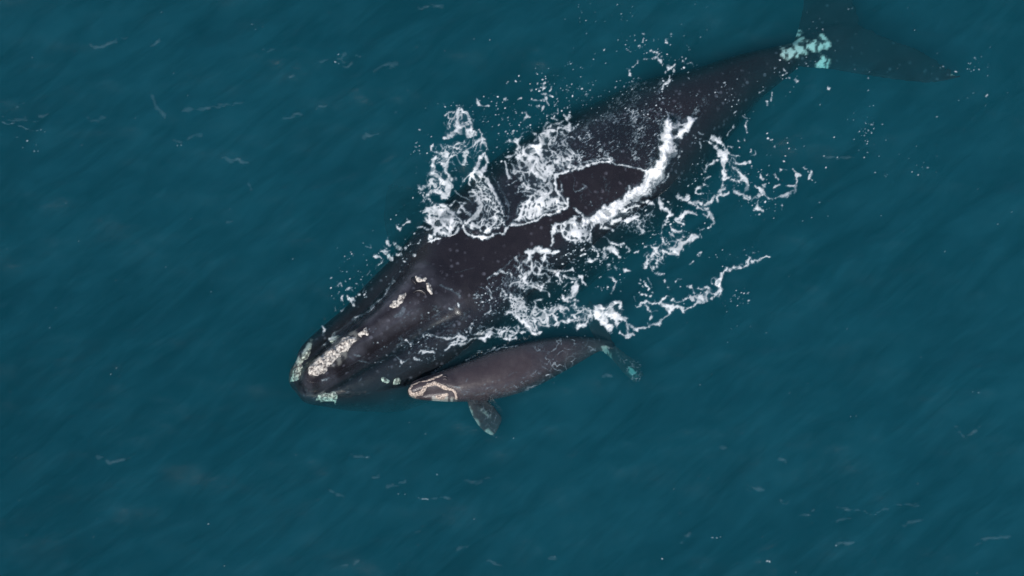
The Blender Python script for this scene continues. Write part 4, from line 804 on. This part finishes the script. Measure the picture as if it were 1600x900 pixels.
# cell pattern of bursting foam: low on the cell walls, high inside the cells
FS = (slice(60, 600), slice(480, 1320))
a_ = UU + fbm(U / 34, Vv / 34, 55, 3) * 13; b_ = VV + fbm(U / 34, Vv / 34, 58, 3) * 13
PAT = np.ones(U.shape)
pa, pb = a_[FS], b_[FS]
def wall(s, k):
    g1, g2 = worley(pa / s, pb / s, k); return np.clip((g2 - g1) / 0.62, 0, 1)
P1, P2, P3 = wall(15, 3), wall(7.0, 5), wall(3.6, 8)
sel = smooth(-0.3, 0.3, fbm(U[FS] / 40, Vv[FS] / 40, 63, 2))
PAT[FS] = np.clip((0.55 * sel + .15) * P1 + (0.55 - 0.25 * sel) * P2 + 0.22 * P3 + 0.10 * fbm(U[FS] / 2.6, Vv[FS] / 2.6, 81, 2) + 0.06, 0, 1)
for amp, pts in ST:
    mw_ = max(p[2] for p in pts)
    sl = box(pts, mw_ + 14)
    if U[sl].size == 0: continue
    P = [pts[0], pts[0]] if len(pts) == 1 else pts
    if len(P) > 2: P = [tuple(q) for q in catmull(P, 4 * len(P))]
    k = min(1.0, 0.3 + mw_ / 5.0)         # thin lines wander less than broad patches
    d, w, _ = seg_dist(U[sl] + (UU[sl] - U[sl]) * k, Vv[sl] + (VV[sl] - Vv[sl]) * k, P)
    d = d - ragged[sl] * ((0.28 if mw_ < 2.2 else 0.5) + 0.30 * w)
    d = d + w - w * np.maximum(0.42 + 1.05 * wmod[sl], 0.95 if amp >= 1.05 else 0)
    solid = smooth(0.8, -1.2, d + 0.26 * w + 0.15)
    put(sl, amp * amod[sl] * solid * (0.88 + 0.30 * mott[sl]) * (1 - 0.28 * PAT[sl] * min(1, mw_ / 4)))
    if mw_ > 1.1: putd(sl, (0.25 + 0.50 * amp) * smooth(2.0 + 1.3 * np.sqrt(w), -0.9 * w - 0.6, d))
for poly, amp, cell, wall_ in LACE:
    sl = box(poly, 14)
    sd = poly_sd(UU[sl], VV[sl], poly)
    g = smooth(-0.5, 0.5, fbm(U[sl] / 26, Vv[sl] / 26, 60 + int(cell), 3))
    putd(sl, amp * (0.52 + 0.42 * g) * smooth(-5, 9, sd))
halo = np.clip(blur(FO, 7) * 1.3, 0, 1)
DEN = np.maximum(DEN, 0.50 * halo)
DEN = np.clip(DEN + 0.10 * mott * (DEN > 0.02), 0, 1)
lace = smooth(-0.05, 0.22, DEN - PAT * 0.86) * np.clip(0.35 + 0.75 * DEN, 0, 1)
FO = np.maximum(FO, lace * (0.9 + 0.25 * mott))
FO = FO * 0.55 + blur(FO, 1.0) * 0.45
FO = np.maximum(FO, 0.26 * smooth(0.42, 0.9, blur(DEN, 2.5)) * (0.8 + 0.7 * mott))
for poly, amp, dr in SPRAY_SHEEN:
    sl = box(poly, 20)
    sd = poly_sd(UU[sl], VV[sl], poly)
    s_ = U[sl] * dr[0] + Vv[sl] * dr[1]; t_ = -U[sl] * dr[1] + Vv[sl] * dr[0]
    n = fbm(s_ / 3.6, t_ / 2.2, 71, 3) * .8 + 0.55 * fbm(U[sl] / 14, Vv[sl] / 14, 75, 3)
    g1, g2 = worley(s_ / 7 + fbm(U[sl] / 6, Vv[sl] / 6, 66, 2) * .6, t_ / 4.5, 9)
    put(sl, amp * (0.75 * smooth(0.10, 0.75, n) + 0.6 * smooth(0.16, 0.02, g2 - g1) * smooth(-.2, .4, n)) * smooth(-8, 14, sd))
# caustic light on the calf's flank, flipper and tail, painted as thin foam threads
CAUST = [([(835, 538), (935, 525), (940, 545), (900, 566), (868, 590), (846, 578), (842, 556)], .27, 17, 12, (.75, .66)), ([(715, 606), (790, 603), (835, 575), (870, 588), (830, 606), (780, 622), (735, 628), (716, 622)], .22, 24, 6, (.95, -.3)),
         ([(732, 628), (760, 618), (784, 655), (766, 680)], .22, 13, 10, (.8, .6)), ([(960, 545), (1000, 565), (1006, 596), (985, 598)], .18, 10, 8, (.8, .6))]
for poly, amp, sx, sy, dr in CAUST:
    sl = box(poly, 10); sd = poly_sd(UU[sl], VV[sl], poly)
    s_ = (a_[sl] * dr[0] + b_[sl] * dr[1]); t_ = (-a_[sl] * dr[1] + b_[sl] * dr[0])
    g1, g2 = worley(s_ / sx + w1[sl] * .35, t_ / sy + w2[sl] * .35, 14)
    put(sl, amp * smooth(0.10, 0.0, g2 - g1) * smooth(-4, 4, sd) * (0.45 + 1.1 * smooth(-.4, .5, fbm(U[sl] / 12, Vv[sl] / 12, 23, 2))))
frng = np.random.default_rng(3)
for poly, n, r0, r1, amp in FLECKS:
    P = np.array(poly, float); lo, hi = P.min(0), P.max(0); c = 0
    cl = frng.random((max(3, n // 14), 2)) * (hi - lo) + lo         # flecks gather in loose drifts
    n = int(n * 1.1)
    while c < n:
        q = cl[frng.integers(len(cl))] + frng.normal(size=2) * (5 + 12 * frng.random()) if frng.random() < (.78 if r1 > .8 else 0) else frng.random(2) * (hi - lo) + lo
        c += 1
        if poly_sd(np.array([q[0]]), np.array([q[1]]), poly)[0] < -4: continue
        r = (r0 * .8 + (r1 - r0 * .8) * frng.random() ** 3.8) * .85; st = 1 + frng.random() * .8; an = frng.normal() * .5 - .3
        sl = box([tuple(q)], r * 2 + 3)
        if U[sl].size == 0: continue
        dx, dy = U[sl] - q[0], Vv[sl] - q[1]
        d = np.hypot((dx * math.cos(an) + dy * math.sin(an)) / st, -dx * math.sin(an) + dy * math.cos(an)) - r + ragged[sl] * .7
        put(sl, amp * (0.35 + .8 * frng.random()) * smooth(0.75, -0.75, d))
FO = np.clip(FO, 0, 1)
# sky reflection along the small wave crests, painted as faint foam
CREST = [[(128,70),(150,73),(180,64),(210,55)],[(20,166),(32,164),(46,164)],[(55,183),(68,180),(80,173)],[(0,182),(30,187),(75,190)],[(130,183),(150,188),(175,181)],[(235,135),(237,152),(250,172),(262,188),(282,191)],[(266,163),(285,171),(340,165),(400,160)],
  [(262,212),(285,222),(305,211),(330,199)],[(440,192),(446,183),(465,181),(478,177)],[(488,179),(500,170),(515,160)],[(385,75),(402,79),(432,80)],[(232,74),(256,57)],[(448,119),(465,123)],[(330,245),(372,252),(402,259)],[(490,103),(503,96),(520,94)],[(522,87),(530,93),(538,89),(546,83)],
  [(533,101),(545,101),(553,95)],[(555,87),(565,92)],[(580,118),(586,110),(604,103),(630,92)],[(606,107),(626,97)],[(560,211),(578,212),(590,207)],[(610,173),(615,176),(623,171)],[(648,75),(662,69)],[(640,10),(665,12),(700,8)],[(505,757),(520,767),(537,779),(556,776)],[(595,754),(606,760),(620,757),(646,747)],
  [(575,745),(596,750)],[(668,778),(680,780),(690,774)],[(690,779),(712,777)],[(720,741),(740,754),(772,746)],[(520,882),(548,884),(565,876),(576,881)],[(640,833),(668,825)],[(710,860),(736,850)],[(755,873),(775,882),(792,884)],[(540,704),(560,713),(588,717)],[(1212,777),(1224,784),(1236,780)],[(1243,798),(1259,804),(1277,795)],
  [(1340,798),(1365,801),(1382,796),(1397,783)],[(1300,792),(1345,799)],[(1397,784),(1420,790),(1452,788)],[(1305,812),(1320,813),(1333,807)],[(1295,847),(1320,850),(1346,840)],[(1405,820),(1430,818),(1452,815)],[(1485,662),(1505,680),(1520,675),(1541,656)],[(1508,852),(1530,843),(1570,839),(1600,837)],[(1515,851),(1546,851)],
  [(1214,714),(1231,726)],[(1160,759),(1200,769)],[(1118,700),(1141,702)],[(138,700),(160,719),(196,719),(216,711)],[(1062,850),(1082,828)],[(850,869),(882,881)],[(940,585),(962,588)],[(346,350),(372,344)],[(390,284),(393,301)],[(1280,250),(1342,244)]]
for pts in CREST:
    P = [tuple(q) for q in catmull(pts, 4 * len(pts))]
    sl = box(pts, 12)
    if U[sl].size == 0: continue
    d, _, al = seg_dist(UU[sl], VV[sl], P)
    Lp = sum(math.hypot(b[0] - a[0], b[1] - a[1]) for a, b in zip(P[:-1], P[1:]))
    env = np.sin(np.pi * np.clip(al / Lp, 0.02, 0.98)) ** 0.7 * (0.65 + 0.8 * fbm(U[sl] / 9, Vv[sl] / 4, 97, 3))
    put(sl, (0.055 * np.exp(-(d / 2.2) ** 2) + 0.06 * np.exp(-(d / 5.5) ** 2)) * env)
# milky water full of fine bubbles round the thick foam
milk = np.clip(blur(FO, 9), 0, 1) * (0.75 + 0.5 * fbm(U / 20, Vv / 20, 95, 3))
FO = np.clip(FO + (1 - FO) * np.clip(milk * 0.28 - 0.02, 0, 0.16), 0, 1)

_d, _w, _ = seg_dist(U, Vv, [(1045, 195, 9), (1043, 225, 12), (1017, 276, 10), (956, 330, 12), (905, 350, 6)]); ROLL = smooth(3, -3, _d)
def build_foam():
    keep = FO > 0.05
    kd = keep.copy()
    kd[1:] |= keep[:-1]; kd[:-1] |= keep[1:]; kd[:, 1:] |= kd[:, :-1].copy(); kd[:, :-1] |= kd[:, 1:].copy()
    jj, ii = np.nonzero(kd)
    u, v = U[jj, ii], Vv[jj, ii]
    z = np.zeros(len(u))
    for _ in range(3):
        p = unproj(u, v, z); z = surf_z(p[:, 0], p[:, 1])
        inb = (p[:, 0] > -5.5) & (p[:, 0] < 7.3) & (p[:, 1] > -3.6) & (p[:, 1] < 6.6)
        if _ < 2: z = np.clip(z, -0.4, 0.6)
    x, y = p[:, 0], p[:, 1]
    bzz = np.full(len(u), -99.0)
    m = inb & (z > -0.9)
    bzz[m] = np.maximum(top_z(MB, x[m], y[m]), top_z(CB, x[m], y[m]))
    zz = np.maximum(z, np.where(bzz < 1.5, bzz, -99))
    den = FO[jj, ii]
    rough = (fbm(u / 5, v / 5, 44, 3) * .5 + .5)
    thick = 0.006 + den * (0.006 + (0.012 + 0.05 * ROLL[jj, ii]) * rough * smooth(0.55, 1.0, den))
    p = unproj(u, v, zz + thick)
    full = np.zeros(U.shape + (3,)); full[jj, ii] = p
    return full, kd
FXYZ, FKEEP = build_foam()

mf_, nt, out = mat_new("foam"); L = nt.links
tc = N(nt, "ShaderNodeTexCoord")
at = N(nt, "ShaderNodeAttribute", attribute_name="foam")
n1 = N(nt, "ShaderNodeTexNoise", Scale=22.0, Detail=4.0, Roughness=0.7); L.new(tc.outputs["Object"], n1.inputs["Vector"])
b1 = N(nt, "ShaderNodeTexVoronoi", Scale=38.0); L.new(tc.outputs["Object"], b1.inputs["Vector"])
sub = N(nt, "ShaderNodeMath", operation='MULTIPLY_ADD'); L.new(n1.outputs[0], sub.inputs[0]); sub.inputs[1].default_value = 0.5; sub.inputs[2].default_value = 0.80
mu = N(nt, "ShaderNodeMath", operation='MULTIPLY', use_clamp=True); pw = N(nt, "ShaderNodeMath", operation='POWER'); L.new(at.outputs["Fac"], pw.inputs[0]); pw.inputs[1].default_value = 1.3; L.new(pw.outputs[0], mu.inputs[0]); L.new(sub.outputs[0], mu.inputs[1])
df = N(nt, "ShaderNodeBsdfPrincipled", Roughness=0.55)
cr_ = ramp(nt, at.outputs["Fac"], [(0.05, (0.36, 0.60, 0.74)), (0.45, (0.68, 0.76, 0.80)), (0.9, (0.88, 0.895, 0.905))]); L.new(cr_.outputs[0], df.inputs["Base Color"])
bmp = N(nt, "ShaderNodeBump", Strength=0.3, Distance=0.015)
ad = N(nt, "ShaderNodeMath", operation='ADD'); L.new(n1.outputs[0], ad.inputs[0]); L.new(b1.outputs["Distance"], ad.inputs[1])
L.new(ad.outputs[0], bmp.inputs["Height"]); L.new(bmp.outputs[0], df.inputs["Normal"])
tr = N(nt, "ShaderNodeBsdfTransparent")
mx = N(nt, "ShaderNodeMixShader"); L.new(mu.outputs[0], mx.inputs[0]); L.new(tr.outputs[0], mx.inputs[1]); L.new(df.outputs[0], mx.inputs[2])
L.new(mx.outputs[0], out.inputs[0])

# each mass of foam that reads as one is an object of its own
AREAS = [("foam", "thick white foam ridge breaking across the adult whale's loins", [(1000, 150), (1095, 170), (1095, 200), (1060, 235), (1050, 260), (1020, 300), (960, 345), (930, 350), (905, 352), (925, 335), (970, 312), (1005, 285), (1030, 240), (1030, 200)]),
         ("foam", "white boil and folded sheet of foam on the left of the adult whale's back", [(640, 310), (690, 308), (725, 330), (730, 255), (745, 232), (768, 240), (802, 330), (800, 358), (770, 378), (700, 378), (640, 385)]),
         ("foam", "lacy white wash draining over the adult whale's upper back", [(780, 240), (830, 200), (860, 170), (900, 165), (1000, 120), (1050, 150), (1030, 200), (1030, 240), (1010, 275), (925, 300), (925, 345), (885, 330), (802, 358)]),
         ("foam", "loose grey foam swirls left of the adult whale's shoulder", [(640, 140), (780, 140), (790, 240), (745, 232), (730, 255), (725, 330), (690, 308), (640, 310)]),
         ("foam", "long pale foam trail curling away past the calf's tail", [(923, 466), (985, 460), (1060, 440), (1110, 400), (1220, 390), (1220, 480), (1100, 520), (960, 540), (923, 505)]),
         ("foam", "tangled white foam between the adult whale's flank and the calf", [(590, 500), (740, 440), (830, 385), (870, 345), (930, 350), (940, 400), (940, 470), (923, 470), (923, 525), (830, 545), (590, 590)]),
         ("foam", "broken foam swirls on the water right of the adult whale", [(930, 350), (1050, 260), (1060, 235), (1095, 195), (1300, 170), (1300, 350), (1120, 400), (1060, 440), (985, 460), (940, 470)])]
owner = np.full(U.shape, len(AREAS))
for k in range(len(AREAS) - 1, -1, -1):
    owner[poly_sd(U, Vv, AREAS[k][2]) > 0] = k
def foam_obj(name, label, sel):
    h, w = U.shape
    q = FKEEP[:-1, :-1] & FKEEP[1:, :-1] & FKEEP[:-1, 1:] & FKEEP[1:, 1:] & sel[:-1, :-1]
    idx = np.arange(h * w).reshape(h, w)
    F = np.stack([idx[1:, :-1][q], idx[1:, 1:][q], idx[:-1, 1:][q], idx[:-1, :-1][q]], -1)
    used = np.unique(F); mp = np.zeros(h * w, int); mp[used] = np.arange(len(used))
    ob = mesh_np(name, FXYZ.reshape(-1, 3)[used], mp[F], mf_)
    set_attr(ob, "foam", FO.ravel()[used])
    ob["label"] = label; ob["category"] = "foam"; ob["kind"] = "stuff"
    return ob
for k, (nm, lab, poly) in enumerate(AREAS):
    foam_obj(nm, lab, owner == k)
foam_obj("foam_flecks_glints", "scattered small white foam flecks on the sea, with painted glints, sheen and caustics", owner == len(AREAS))
